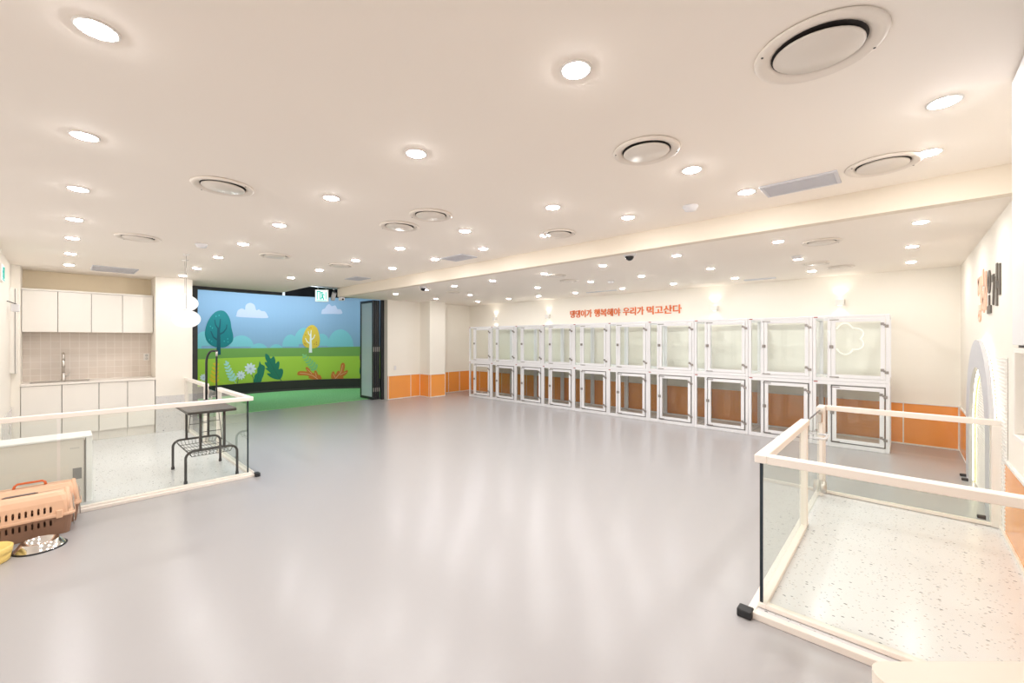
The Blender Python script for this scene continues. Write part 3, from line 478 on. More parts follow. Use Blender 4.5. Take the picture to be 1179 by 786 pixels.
for (mm, ly, pts) in MURAL:
    if mm == 'grassprint' or mm == 'meadow' or mm == 'lime':
        pts = [(s_, max(z_, .301)) for s_, z_ in pts]
        if mm != 'lime':
            n_ = len(pts)
            lo = min(p_[0] for p_ in pts); hi = max(p_[0] for p_ in pts)
            ztl = [p_[1] for p_ in pts if p_[0] == lo]; ztr = [p_[1] for p_ in pts if p_[0] == hi]
            pts = [(-3.6, min(ztl)), (-3.6, max(ztl))] + [p_ for p_ in pts if p_[1] > (.75 if mm == 'grassprint' else 1.15) and lo < p_[0] < hi] + [(4.6, max(ztr)), (4.6, min(ztr))]
    t = bmesh.new()
    vs = [t.verts.new((a, max(b, .301), 0)) for a, b in pts]
    f = t.faces.new(vs)
    lo = min(p_[0] for p_ in pts); hi = max(p_[0] for p_ in pts)
    k = math.ceil(lo/.1)*.1
    while k < hi:
        bmesh.ops.bisect_plane(t, geom=t.verts[:]+t.edges[:]+t.faces[:], plane_co=(k, 0, 0), plane_no=(1,0,0)); k += .1
    bmesh.ops.triangulate(t, faces=t.faces[:])
    for v in t.verts:
        v.co = Vector(onwall(v.co.x, v.co.y, .0015*ly))
    for f in t.faces:
        c = f.calc_center_median()
        if f.normal.dot(Vector((CC[0]-c.x, CC[1]-c.y, 0))) < 0: f.normal_flip()
    mb.merge(t, 'm_'+mm)
o = mb.build('printed_panel', None, None, fix=False)
o.parent = mural; o.matrix_parent_inverse = Matrix.Translation(-Vector(mural.location))
def under(o, p):
    o.parent = p; o.matrix_parent_inverse = (Matrix.Translation(p.location) @ p.rotation_euler.to_matrix().to_4x4()).inverted(); return o
mb = MB(); arcband(mb, -3.6, 4.6, .004, .3, .05, -.06); under(mb.build('black_base', 'blackmetal'), mural)
mb = MB(); arcband(mb, -3.6, 4.6, .004, .05, .07, .05); under(mb.build('base_lip', 'darkgrey'), mural)
for s_ in (-.70, .72):
    mb = MB(); arcband(mb, s_-.07, s_+.07, 2.79, 3.2, .02, -.05); under(mb.build('steel_post', 'joist'), mural)

# folding glass door and its frame
fr = MB(); fr.box(-9.68, -9.60, 1.505, 1.74, 0, ZC-.002, bev=.004); fr.box(-9.68, -9.60, 5.50, 5.575, 0, ZC-.002, bev=.004)
fr.box(-9.68, -9.61, 1.6, 3.2, 2.44, ZC-.002)
tag(struct('door_1', fr, 'doorblack'), 'dark metal frame of the wide opening')
fd = thing('folding_door_panel', (-9.66, 5.30, 0), 'pale blue glass leaf of the folding door standing folded back into the garden room', 'folding door', 0, 'folded door leaves')
def leaf(t, w=.66, h=2.488, glassm='blueglass'):
    mb = MB(); mb.box(-w, 0, 0, .035, .012, .07, bev=.003); mb.box(-w, 0, 0, .035, h-.06, h, bev=.003)
    mb.box(-w, -w+.055, 0, .035, .07, h-.06, bev=.003); mb.box(-.055, 0, 0, .035, .07, h-.06, bev=.003)
    mb.build('leaf_frame', 'doorblack', t)
    B(-w+.055, -.055, .012, .022, .07, h-.06).build('glass_pane', glassm, t)
    mb = MB(); mb.box(-w-.012, -w+.002, -.01, .03, .98, 1.12, bev=.003); mb.box(-.004, .014, .002, .03, .2, .3, bev=.003); mb.box(-.004, .014, .002, .03, 1.2, 1.32, bev=.003)
    mb.build('hinge', 'hinge', t)
leaf(fd)
for i in range(3):
    t = thing('folding_door_panel', (-9.66, 5.355+.048*i, 0), ['second folded glass door leaf in the dark stack right of the pale blue leaf', 'third folded glass door leaf in the dark stack right of the pale blue leaf', 'last folded glass door leaf, against the frame beside the orange boards'][i], 'folding door', 0, 'folded door leaves')
    leaf(t, .64+.01*i)

# ------------------------------------------------------------------ glass cages
CW, CH, CD = .8345, .92, .78
X0, Y0 = -8.47, 7.42
def cage_proto(lower):
    h0, h1 = 0, CH-.002
    t = thing('pet_cage', (0, 0, 0), 'x', 'cage', 0, 'white framed glass cages along the back wall')
    W = CW-.003; D = CD
    mb = MB()
    p = .04; bt = .055 if lower else .045; tp = .05 if lower else .04
    for (x, y) in ((0, 0), (W-p, 0), (0, D-p), (W-p, D-p)): mb.box(x, x+p, y, y+p, h0, h1, bev=.003)
    mb.box(p, W-p, 0, p, h0, h0+bt, bev=.003); mb.box(p, W-p, 0, p, h1-tp, h1, bev=.003)
    mb.box(p, W-p, D-p, D, h0, h0+bt); mb.box(p, W-p, D-p, D, h1-tp, h1)
    for x in (0, W-p): mb.box(x, x+p, p, D-p, h0, h0+bt); mb.box(x, x+p, p, D-p, h1-tp, h1)
    mb.box(.17, .21, .0, p, h0+bt, h1-tp, bev=.003)
    mb.build('frame', 'white', t)
    mb = B(p, W-p, p, D-p, h0+.02, h0+.035); mb.build('floor_tray', 'device' if lower else 'white', t)
    gm = 'tintglass' if lower else 'cageglass'
    B(p, .17, .014, .020, h0+bt, h1-tp).build('fixed_glass', gm, t)
    B(.012, .018, p, D-p, h0+bt, h1-tp).build('side_glass', 'cageglass', t)
    B(p, W-p, D-.022, D-.016, h0+bt, h1-tp).build('back_glass', 'cageglass', t)
    if not lower: B(p, W-p, p, D-p, h1-.028, h1-.022).build('top_glass', 'cageglass', t)
    else: B(p, W-p, p, D-p, h1-.028, h1-.016).build('top_panel', 'white', t)
    if lower:
        mb = MB(); a0, a1, z0, z1 = .212, W-p-.002, h0+bt+.002, h1-tp-.002; g = .012
        for bx_ in ((a0, a1, z0, z0+g), (a0, a1, z1-g, z1), (a0, a0+g, z0, z1), (a1-g, a1, z0, z1)): mb.box(bx_[0], bx_[1], .004, .024, bx_[2], bx_[3])
        mb.build('door_gasket', 'gasket', t)
        a0 += g+.002; a1 -= g+.002; z0 += g+.002; z1 -= g+.002
        yy = -.012
    else:
        a0, a1, z0, z1 = .216, W-p-.006, h0+bt+.004, h1-tp-.004; yy = -.006
    s = .047
    d = MB(); 
    for q in ((a0, a0+s, z0, z1), (a1-s, a1, z0, z1)): d.box(q[0], q[1], yy, yy+.03, q[2], q[3], bev=.003)
    for q in ((a0+s, a1-s, z0, z0+s), (a0+s, a1-s, z1-s, z1)): d.box(q[0], q[1], yy, yy+.03, q[2], q[3], bev=.003)
    door = d.build('door', 'white', t)
    B(a0+s, a1-s, yy+.012, yy+.018, z0+s, z1-s).build('door_glass', gm, door)
    for zz in (z1-.095, z0+.115):
        mb = MB(); mb.box(a1-.046, a1-.012, yy-.008, yy+.001, zz-.005, zz+.03, bev=.002); mb.box(a1-.006, a1+.034, yy-.008, yy+.001, zz-.035, zz, bev=.002)
        mb.box(a1-.02, a1+.004, yy-.012, yy-.004, zz-.014, zz+.012, bev=.002)
        mb.build('hinge', 'hinge', door)
    mb = MB(); mb.box(a0-.022, a0+.022, yy-.016, yy, (z0+z1)/2-.004, (z0+z1)/2+.042, bev=.003); mb.box(a0+.0, a0+.014, yy-.026, yy-.014, (z0+z1)/2+.006, (z0+z1)/2+.032, bev=.003)
    mb.build('latch', 'hinge', door)
    for zz in (z0+.008, z1-.014):
        MB().tube([(a0-.02, yy-.006, zz), (a0+.085, yy-.006, zz)], .0055, n=6).build('bolt', 'hinge', door)
    B(.012, .058, -.003, .001, h1-.022, h1-.008).build('name_tag', 'redtag', t)
    return t
cu = cage_proto(False); cl = cage_proto(True)
index_kids()
order = ['first', 'second', 'third', 'fourth', 'fifth', 'sixth', 'seventh', 'eighth', 'ninth', 'tenth']
for row, proto in ((1, cu), (0, cl)):
    for i in range(10):
        o = proto if i == 0 else copy_tree(proto)
        o.location = (X0+CW*i, Y0, CH*row)
        rn = 'upper row' if row else 'lower row, orange boards behind'
        if i == 0: l = 'white glass pet cage, left end of the %s' % rn
        elif i == 9: l = 'white glass pet cage, right end of the %s' % rn
        else: l = 'white glass pet cage, %s from left, %s' % (order[i], rn)
        o['label'] = l
# ------------------------------------------------------------------ kitchenette
KY = [-.365, .014, .388, .701, 1.024]
UY = [-.365, -.025, .316, .659, 1.024]
XF = -8.68
lab = ['leftmost', 'second from the left', 'third from the left', 'rightmost']
for i in range(4):
    a, b = KY[i], KY[i+1]
    t = thing('base_cabinet', (XF-.26, (a+b)/2, .02), 'cream handleless base cabinet under the kitchenette worktop, %s of four' % lab[i], 'cabinet', 0, 'kitchenette base cabinets')
    w = (b-a)/2
    B(-.24, .231, -w+.001, w-.001, .14, .845).build('body', 'cab', t)
    B(.231, .235, -w+.001, w-.001, .142, .843).build('door_gap', 'gap', t)
    B(.237, .257, -w+.0035, w-.0035, .14, .842, bev=.0015).build('door', 'cab', t)
    B(-.2, .20, -w+.001, w-.001, .0, .14).build('plinth', 'cab', t)
for i in range(4):
    a, b = UY[i], UY[i+1]; w = (b-a)/2
    t = thing('wall_cabinet', (-9.2, (a+b)/2, 1.61), 'cream handleless wall cabinet above the tiled splashback, %s of four' % lab[i], 'cabinet', 0, 'kitchenette wall cabinets')
    B(.0, .285, -w+.001, w-.001, .004, .582).build('body', 'cab', t)
    B(.288, .306, -w+.003, w-.003, .0, .578, bev=.0015).build('door', 'cab', t)
    B(.284, .288, -w+.001, w-.001, .002, .578).build('door_gap', 'gap', t)
tag(B(-9.2, -8.885, -.366, 1.024, 2.192, 2.215).build('cabinet_cornice', 'cab'), 'thin cream board along the top of the kitchenette wall cabinets', 'board')
# worktop with sink hole
mb = MB(); wy0, wy1 = -.366, 1.028; sx0, sx1, sy0, sy1 = -9.03, -8.74, -.29, .29
z0, z1 = .868, .90
mb.box(-9.2, sx0, wy0, wy1, z0, z1); mb.box(sx1, XF+.012, wy0, wy1, z0, z1, bev=.002); mb.box(sx0, sx1, wy0, sy0, z0, z1); mb.box(sx0, sx1, sy1, wy1, z0, z1)
tag(mb.build('worktop', 'worktop'), 'cream worktop with an inset sink across the four base cabinets', 'worktop')
t = thing('sink', ((sx0+sx1)/2, 0, .90), 'stainless steel sink set in the kitchenette worktop', 'sink')
hw, hd = (sx1-sx0)/2, (sy1-sy0)/2
mb = MB()
mb.box(-hw+.001, -hw+.006, -hd+.001, hd-.001, -.03, .002); mb.box(hw-.006, hw-.001, -hd+.001, hd-.001, -.03, .002)
mb.box(-hw+.006, hw-.006, -hd+.001, -hd+.006, -.03, .002); mb.box(-hw+.006, hw-.006, hd-.006, hd-.001, -.03, .002); mb.box(-hw+.006, hw-.006, -hd+.006, hd-.006, -.031, -.028)
mb.build('basin', 'steel', t)
mb = MB(); mb.box(hw-.001, hw+.006, -hd, hd, -.001, .0015); mb.box(-hw-.006, -hw+.001, -hd, hd, -.001, .0015); mb.box(-hw, hw, hd, hd+.006, -.001, .0015); mb.build('rim', 'gasket', t)  # dark strips painting the shadow of the gap around the sink
MB().lathe([(0, -.026), (.03, -.026), (.035, -.028)], n=20).build('drain', 'chrome', t)
t = thing('faucet', (-9.09, .03, .90), 'tall gooseneck steel faucet behind the kitchenette sink', 'faucet')
MB().lathe([(0,0),(.027,0),(.027,.012),(.021,.02),(.021,.10),(.015,.11),(0,.11)], n=20).build('base', 'steel', t)
pts = [(0,0,.1), (0,0,.34)] + [(.06-.06*math.cos(a), 0, .34+.06*math.sin(a)) for a in [PI*k/10 for k in range(1, 11)]] + [(.12, 0, .30)]
MB().tube(pts, .0145, n=12).build('neck', 'steel', t)
MB().tube([(.12,0,.31),(.12,0,.22),(.12,0,.19)], [.016,.018,.015], n=12).build('spray_head', 'steel', t)
MB().tube([(0,.015,.06),(0,.045,.065),(.01,.075,.12)], [.009,.008,.006], n=8).build('lever', 'steel', t)
o = struct('trim_12', B(-9.2, -9.188, -.366, 1.03, .90, 1.612), 'tile', None, 'beige square tile splashback above the worktop')
def plate(name, loc, rz, label, cat, w=.07, h=.115, kind='outlet'):
    t = thing(name, loc, label, cat, rz)
    B(-w/2, w/2, -.008, 0, -h/2, h/2, bev=.003, seg=2).build('cover_plate', 'device', t)
    if kind == 'outlet':
        for zz in (-.026, .026):
            mb = MB(); mb.lathe([(0,0),(.02,0),(.02,.002),(0,.002)], n=16)
            o = mb.build('socket', 'greyprint', t); o.rotation_euler = (PI/2,0,0); o.location = (0,-.009,zz)
    else:
        B(-w/2+.012, w/2-.012, -.011, -.007, -h/2+.02, h/2-.02, bev=.002).build('rocker', 'cabwhite', t)
    return t
plate('wall_outlet', (-9.188, .972, 1.215), PI/2, 'white double socket on the beige tiles right of the faucet', 'outlet', .075, .115)
plate('light_switch', (-9.45, 5.79, .785), PI/2, 'small white switch plate on the cream wall right of the folding door', 'switch', .07, .12, 'switch')
plate('wall_outlet', (-8.2, -.438, .38), PI, 'low socket on the terrazzo skirting left of the base cabinets', 'outlet')
# white tall wall box left of the kitchenette
t = thing('slim_wall_cabinet', (-8.62, -.45, 1.06), 'tall slim white wall cabinet on the side wall left of the kitchenette', 'cabinet')
B(-.22, .14, 0, .045, 0, 1.12, bev=.003).build('body', 'cab', t)
B(.136, .142, .045, .049, .0, 1.1).build('dark_edge', 'gasket', t)
B(-.22, .138, .047, .06, 0, 1.12, bev=.003).build('door', 'cab', t)

# exit sign on left wall, camera on left wall
def exit_sign(loc, rz, label, w=.24, h=.19, drop=0):
    t = thing('exit_sign', loc, label, 'exit sign', rz)
    B(-w/2, w/2, -.015, .015, -h, 0, bev=.004).build('housing', 'device', t)
    for sg in (-1, 1):
        f = B(-w/2+.01, w/2-.01, -.001, .001, -h+.01, -.01).build('lit_face', 'signwhite', t); f.location = (0, sg*.0165, 0)
        mb = MB(); y = .0
        def q(x0, x1, z0, z1): mb.box(x0, x1, -.001, .001, z0, z1)
        q(-w*.40, w*.40, -h*.93, -h*.88)
        q(-w*.36, -w*.30, -h*.82, -h*.14); q(-w*.36, -w*.08, -h*.2, -h*.12)      # door
        q(-w*.14, -w*.08, -h*.82, -h*.14)
        # running figure
        mb.prism([(.02*w+.022*math.cos(a), -h*.26+.022*math.sin(a)*.8) for a in [k*PI/4 for k in range(8)]], -.001, .001, None, lambda a, b, c: (a, c, b))
        mb.prism([(-.03*w,-.36*h),(.1*w,-.36*h),(.12*w,-.58*h),(.02*w,-.6*h)], -.001, .001, None, lambda a, b, c: (a, c, b))
        mb.prism([(.02*w,-.58*h),(.12*w,-.56*h),(.2*w,-.84*h),(.13*w,-.86*h)], -.001, .001, None, lambda a, b, c: (a, c, b))
        mb.prism([(.0*w,-.58*h),(.08*w,-.6*h),(-.02*w,-.84*h),(-.08*w,-.8*h)], -.001, .001, None, lambda a, b, c: (a, c, b))
        mb.prism([(.08*w,-.38*h),(.2*w,-.52*h),(.24*w,-.46*h),(.12*w,-.34*h)], -.001, .001, None, lambda a, b, c: (a, c, b))
        q(w*.3, w*.36, -h*.8, -h*.2)
        g = mb.build('pictogram', 'signgreen', t); g.location = (0, sg*.0185, 0)
    if drop:
        mb = MB()
        for sx in (-w*.3, w*.3): mb.tube([(sx,0,0),(sx,0,drop)], .004, n=6)
        mb.build('hanger', 'device', t)
    return t
exit_sign((-8.12, 3.40, 2.455), TH+.12, 'green and white exit sign hanging at the edge of the ceiling cut out', .24, .23, .045)
exit_sign((-7.02, -.43, 2.30), 0, 'green edged exit sign on the side wall at the left edge of the picture', .3, .18)
t = thing('security_camera', (-8.15, -.45, 1.95), 'small white camera with a black arm on the side wall left of the kitchenette', 'camera')
MB().tube([(.18,.01,.02),(0,.07,.0)], .006, n=6).build('arm', 'black', t)
B(-.05, .05, .03, .10, -.10, -.005, bev=.01, seg=2).build('housing', 'cabwhite', t)

# ------------------------------------------------------------------ glass balustrades
def rail_box(mb, x0, x1, y0, y1, zt, m=None): mb.box(x0, x1, y0, y1, zt-.042, zt, m, bev=.004)
# left pen: along x=-5.27 and y=1.425
t = thing('glass_balustrade', (-5.27, 1.42, .02), 'L-shaped glass balustrade with cream handrail in front of the grooming table', 'balustrade')
P = lambda x0, x1, y0, y1, z0, z1: (x0+5.27, x1+5.27, y0-1.42, y1-1.42, z0-.02, z1-.02)
mb = MB(); rail_box(mb, *P(-5.30, -5.24, -1.4, 1.45, 0, 0)[:4], .853); mb.box(*P(-6.62, -5.30, 1.39, 1.45, .831, .873), bev=.004); mb.build('handrail', 'rail', t)
for (a, b) in ((-1.4, -.02), (.0, 1.395)): B(*P(-5.275, -5.265, a, b, .03, .84)).build('glass_pane', 'glass', t)
B(*P(-6.54, -5.29, 1.415, 1.425, .03, .84)).build('glass_pane', 'glass', t)
B(*P(-5.277, -5.263, 1.396, 1.408, .03, .84)).build('glass_edge', 'edge', t)
mb = MB(); mb.box(*P(-5.29, -5.25, -1.4, 1.44, .02, .045), bev=.003); mb.box(*P(-6.6, -5.29, 1.40, 1.44, .02, .045), bev=.003); mb.build('base_channel', 'rail', t)
B(*P(-6.61, -6.55, 1.395, 1.445, .02, .832), bev=.003).build('post', 'rail', t)
t = thing('glass_balustrade', (-7.3, 1.42, .02), 'short glass balustrade with cream handrail running to the pier beside the wide opening', 'balustrade')
mb = B(-1.375, .04, -.03, .03, .811, .853, bev=.004); mb.build('handrail', 'rail', t)
B(-1.33, -.05, -.005, .005, .02, .82).build('glass_pane', 'glass', t)
mb = B(-.03, .03, -.025, .025, 0, .812, bev=.003); mb.build('post', 'rail', t); B(-1.37, -1.33, -.025, .025, 0, .812, bev=.003).build('post', 'rail', t)
B(-1.33, -.03, -.02, .02, 0, .025).build('base_channel', 'rail', t)
t = thing('glass_gate', (-7.25, 1.42, .03), 'frameless glass gate of the kitchenette pen, hinged to the short balustrade', 'gate')
B(.0, .62, -.005, .005, .01, .78).build('glass_pane', 'glass', t)
mb = B(-.02, .05, -.02, .02, .70, .76, bev=.004); mb.box(-.02, .05, -.02, .02, .05, .11, bev=.004); mb.build('hinge', 'steel', t)
MB().tube([(.52,-.006,.62),(.52,-.05,.62),(.52,-.05,.72),(.52,-.006,.72)], .008, n=8).build('handle', 'steel', t)

# right pen
zt = .872
t = thing('glass_balustrade', (-.57, 2.63, .035), 'near glass balustrade with cream handrail bending round the front corner of the right pen', 'balustrade')
P = lambda x0, x1, y0, y1, z0, z1: (x0+.57, x1+.57, y0-2.63, y1-2.63, z0-.035, z1-.035)
mb = MB(); mb.box(*P(-.60, -.54, 2.60, 4.03, zt-.045, zt), bev=.004); mb.box(*P(-.54, .57, 2.60, 2.66, zt-.045, zt), bev=.004); mb.build('handrail', 'rail', t)
B(*P(-.575, -.565, 2.64, 3.93, .05, zt-.04)).build('glass_pane', 'glass', t)
B(*P(-.56, .55, 2.625, 2.635, .05, zt-.04)).build('glass_pane', 'glass', t)
B(*P(-.578, -.563, 2.622, 2.636, .04, zt-.045)).build('glass_edge', 'edge', t)
mb = MB(); mb.box(*P(-.585, -.545, 2.61, 4.02, .035, .06), bev=.003); mb.box(*P(-.545, .56, 2.61, 2.65, .035, .06), bev=.003); mb.build('base_channel', 'rail', t)
mb = B(*P(-.595, -.545, 3.94, 3.985, .035, zt-.044), bev=.003); mb.build('post', 'rail', t)
t = thing('glass_balustrade', (-.57, 5.0, .035), 'far glass balustrade with cream handrail between the right pen and the cages', 'balustrade')
P = lambda x0, x1, y0, y1, z0, z1: (x0+.57, x1+.57, y0-5.0, y1-5.0, z0-.035, z1-.035)
mb = MB(); mb.box(*P(-.60, -.54, 4.83, 5.03, zt-.045, zt), bev=.004); mb.box(*P(-.54, .57, 4.97, 5.03, zt-.045, zt), bev=.004); mb.build('handrail', 'rail', t)
B(*P(-.53, .51, 4.995, 5.005, .05, zt-.04)).build('glass_pane', 'glass', t)
for (a, b, c, d) in ((-.595, -.55, 4.86, 4.90), (-.60, -.545, 4.955, 5.01), (.505, .568, 4.965, 5.035)): B(*P(a, b, c, d, .035, zt-.044), bev=.003).build('post', 'rail', t)
B(*P(-.55, .51, 4.98, 5.02, .035, .06), bev=.003).build('base_channel', 'rail', t)
t = thing('glass_gate', (-.57, 4.84, .04), 'frameless glass gate in the side of the right pen with a U handle', 'gate')
B(-.005, .005, -.82, -.01, .01, .80).build('glass_pane', 'glass', t)
B(-.005, .005, -.82, -.01, .8, .806).build('glass_edge', 'edge', t)
B(-.018, .018, -.05, .03, .69, .77, bev=.004).build('hinge', 'steel', t)
MB().tube([(.006,-.12,.60),(.06,-.12,.60),(.075,-.14,.60),(.075,-.32,.60),(.06,-.34,.60),(.006,-.34,.60)], .010, n=10).build('handle', 'cabwhite', t)
mb = MB(); mb.lathe([(.035,-.022),(.05,-.022),(.058,-.012),(.058,.012),(.05,.022),(.035,.022)], n=28, closed=True); mb.lathe([(0,-.012),(.036,-.012),(.036,.012),(0,.012)], n=28)
o = mb.build('lock', 'steel', t); o.rotation_euler = (0,PI/2,0); o.location = (.03,-.03,.10)

# ------------------------------------------------------------------ grooming table
gx, gy = -5.735, 1.10
t = thing('grooming_table', (gx, gy, .02), 'folding pet grooming table with grey top, arched black legs and a wire basket', 'table')
hx, hy = .41, .215
pts = []
for (cx, cy, a0) in ((hx-.03, hy-.03, 0), (-hx+.03, hy-.03, 90), (-hx+.03, -hy+.03, 180), (hx-.03, -hy+.03, 270)):
    for k in range(5):
        a = math.radians(a0+22.5*k); pts.append((cx+.03*math.cos(a), cy+.03*math.sin(a)))
MB().prism(pts, .715, .738).build('tabletop', 'tabletop', t)
MB().prism([(a*1.004, b*1.004) for a, b in pts], .711, .734).build('edge_trim', 'darkgrey', t)
for lx in (.35, -.37):
    yy0, yy1 = -.225, .23; r = .07; za = .325
    pts = [(lx, yy0, .012), (lx, yy0, za-r)] + [(lx, yy0+r-r*math.cos(a), za-r+r*math.sin(a)) for a in [PI/2*k/6 for k in range(1, 7)]]
    pts += [(lx, yy1-r+r*math.sin(a), za-r+r*math.cos(a)) for a in [PI/2*k/6 for k in range(0, 7)]] + [(lx, yy1, .012)]
    leg = MB().tube(pts, .0125, n=10).build('leg', 'darkgrey', t)
    for y in (yy0, yy1): MB().tube([(lx, y, 0), (lx, y, .03)], .0165, n=10).build('rubber_foot', 'black', leg)
    for y in (-.10, .11): MB().tube([(lx, y, za-.005), (lx, y, .715)], .0125, n=10).build('upright', 'darkgrey', t)
# basket
mb = MB(); w = .0022
zb, zr = .265, .318
for y in [-.19+.0345*k for k in range(12)]: mb.tube([(.34, y, zr), (.33, y*.9, zb), (-.35, y*.9, zb), (-.36, y, zr)], w, n=4)
for x in (-.35, -.17, 0, .17, .33): mb.tube([(x, -.20, zr), (x, -.172, zb), (x, .172, zb), (x, .20, zr)], w*1.4, n=4)
mb.tube([(.34,-.20,zr),(.34,.20,zr),(-.36,.20,zr),(-.36,-.20,zr)], w*1.6, n=5, closed=True)
mb.build('wire_basket', 'darkgrey', t)
# folding braces
for (sx, sgn) in ((.33, 1), (-.35, -1)):
    mb = MB()
    for y in (-.085, .095): mb.tube([(sx-sgn*.16, y, .71), (sx-sgn*.05, y, .5), (sx, y, .4)], .0035, n=5)
    mb.tube([(sx-sgn*.05, -.085, .5), (sx-sgn*.05, .095, .5)], .0035, n=5); mb.tube([(sx-sgn*.10, -.085, .60), (sx-sgn*.10, .095, .60)], .0035, n=5)
    mb.build('brace', 'darkgrey', t)
# arm
ax, ay = -.42, .10
pts = [(ax, ay, .66), (ax, ay, 1.20)] + [(ax+.09*(1-math.cos(a))*.6, ay+.05*(1-math.cos(a)), 1.20+.145*math.sin(a)) for a in [PI/2*k/6 for k in range(1, 7)]] + [(ax+.10, ay+.09, 1.345)]
arm = MB().tube(pts, .0125, n=10).build('grooming_arm', 'blackmetal', t)
B(ax-.03, ax+.04, ay-.025, ay+.025, .68, .76, bev=.006).build('clamp', 'blackmetal', arm)
pts = [(ax+.09, ay+.085, 1.34), (ax+.088, ay+.085, 1.26), (ax+.085, ay+.083, 1.02), (ax+.095, ay+.085, .75)]
MB().tube(pts, [.007,.011,.009,.008], n=6).build('noose_strap', 'black', arm)
MB().tube([(ax+.09, ay+.085, 1.345),(ax+.088, ay+.085, 1.28)], .012, n=8).build('swivel_hook', 'steel', arm)

# ------------------------------------------------------------------ white appliance
t = thing('white_appliance', (-5.60, -.35, .02), 'low white boxy appliance with a grey sticker behind the pet carriers', 'appliance')
B(-.15, .145, -.60, .505, 0, .588, bev=.004).build('body', 'appliance', t)
B(-.155, .15, -.61, .552, .588, .605, bev=.005, seg=2).build('top_cover', 'appltop', t)
B(-.155, .145, .508, .552, 0, .588, bev=.006, seg=2).build('end_panel', 'appltop', t)
B(.145, .149, .497, .502, .01, .57).build('panel_seam', 'gap', t)
B(.1455, .147, .425, .482, .225, .325).build('sticker', 'greytag', t)
mb = MB()
for k in range(6): mb.box(.1455, .1465, .41+.01*k, .416+.01*k, .50, .512)
mb.build('maker_mark', 'greyprint', t)
# ------------------------------------------------------------------ pet carriers
def rrect(w, d, r, n=4, cx=0, cy=0):
    P_ = []
    for (sx, sy, a0) in ((1,1,0), (-1,1,90), (-1,-1,180), (1,-1,270)):
        for k in range(n+1):
            a = math.radians(a0+90*k/n); P_.append((cx+sx*(w/2-r)+r*math.cos(a), cy+sy*(d/2-r)+r*math.sin(a)))
    return P_
def loft(secs, m=None, cap=(True, True)):
    mb = MB(); R_ = []
    for (w, d, r, z) in secs: R_.append([mb.bm.verts.new((x, y, z)) for x, y in rrect(w, d, r)])
    n = len(R_[0])
    for A, B_ in zip(R_, R_[1:]):
        for q in range(n): mb.bm.faces.new((A[q], A[(q+1) % n], B_[(q+1) % n], B_[q]))
    if cap[0]: mb.bm.faces.new(R_[0][::-1])
    if cap[1]: mb.bm.faces.new(R_[-1])
    return mb
def punched(mb, name, m, cutters, parent, th=.004):
    """hollow shell with real slots cut through it"""
    o = mb.build(name, m)
    s = o.modifiers.new('s', 'SOLIDIFY'); s.thickness = th; s.offset = -1
    c = cutters.build('cutter', m)
    b = o.modifiers.new('b', 'BOOLEAN'); b.operation = 'DIFFERENCE'; b.object = c; b.solver = 'EXACT'
    dg = bpy.context.evaluated_depsgraph_get(); me = bpy.data.meshes.new_from_object(o.evaluated_get(dg))
    me.name = name; o.modifiers.clear(); o.data = me
    bpy.data.objects.remove(c, do_unlink=True)
    o.parent = parent; return o
def capsule(mb, y, z, w, h, x0, x1):
    P_ = [(y+w/2*math.cos(a), z+h/2-w/2+w/2*math.sin(a)) for a in [PI*k/6 for k in range(7)]] + [(y+w/2*math.cos(a), z-h/2+w/2+w/2*math.sin(a)) for a in [PI+PI*k/6 for k in range(7)]]
    mb.prism(P_, x0, x1, None, lambda a, b, c: (c, a, b))
def carrier(loc, label, handle_up, topm):
    t = thing('pet_carrier', loc, label, 'pet carrier', 0, 'peach and brown pet carriers')
    W, D = .228, .56
    # base
    cut = MB()
    for k in range(13): capsule(cut, D/2-.125-.031*k, .105, .012, .045, -.3, .3)
    punched(loft([(W-.07, D-.05, .03, 0), (W-.06, D-.045, .035, .012), (W-.015, D-.01, .04, .15)], cap=(True, False)), 'lower_shell', 'brown', cut, t)
    loft([(W+.006, D+.008, .045, .145), (W+.012, D+.014, .045, .150), (W+.012, D+.014, .045, .163), (W+.004, D+.006, .045, .168)], cap=(False, False)).build('rim', topm, t)
    cut = MB()
    for k in range(14): capsule(cut, D/2-.125-.031*k, .208, .012, .046, -.3, .3)
    up = punched(loft([(W-.004, D-.004, .04, .165), (W-.03, D-.03, .045, .262), (W-.06, D-.05, .05, .300), (W-.10, D-.08, .05, .322), (W-.16, D-.14, .04, .328)], cap=(False, True)), 'upper_shell', topm, cut, t)
    # raised door surround at the right end
    mb = MB()
    for (a, b) in ((.0, 1),):
        pts = [(-W/2+.02, D/2-.035, .17), (-W/2+.03, D/2-.035, .26), (-W/2+.07, D/2-.04, .315), (0, D/2-.04, .325), (W/2-.07, D/2-.04, .315), (W/2-.03, D/2-.035, .26), (W/2-.02, D/2-.035, .17)]
        mb.tube(pts, .016, n=6)
    mb.build('door_surround', topm, up)
    mb = MB()
    for k in range(7): mb.tube([(-.07+.0233*k, D/2-.002, .05), (-.07+.0233*k, D/2-.006, .26)], .0022, n=4)
    for z in (.09, .14, .19, .24): mb.tube([(-.075, D/2-.001, z), (.075, D/2-.001, z)], .0022, n=4)
    mb.build('door', 'steel', t)
    for y in (-.18, .2):
        B(W/2-.012, W/2+.010, y-.018, y+.018, .135, .195, bev=.004).build('side_latch', topm, t)
    if handle_up:
        MB().tube([(0,-.085,.325),(0,-.08,.350),(0,-.065,.362),(0,.065,.362),(0,.08,.350),(0,.085,.325)], .0085, n=8).build('handle', 'orangeplastic', t)
    else:
        MB().prism([(y*1.0, x) for y, x in [(a, b) for a, b in rrect(.18, .034, .016)]], .3275, .3305, None, lambda a, b, c: (b, a, c)).build('handle_recess', 'inside', t)
        MB().tube([(-.004,-.075,.332),(-.004,.075,.332)], .005, n=8).build('handle', 'hinge', t)
    return t
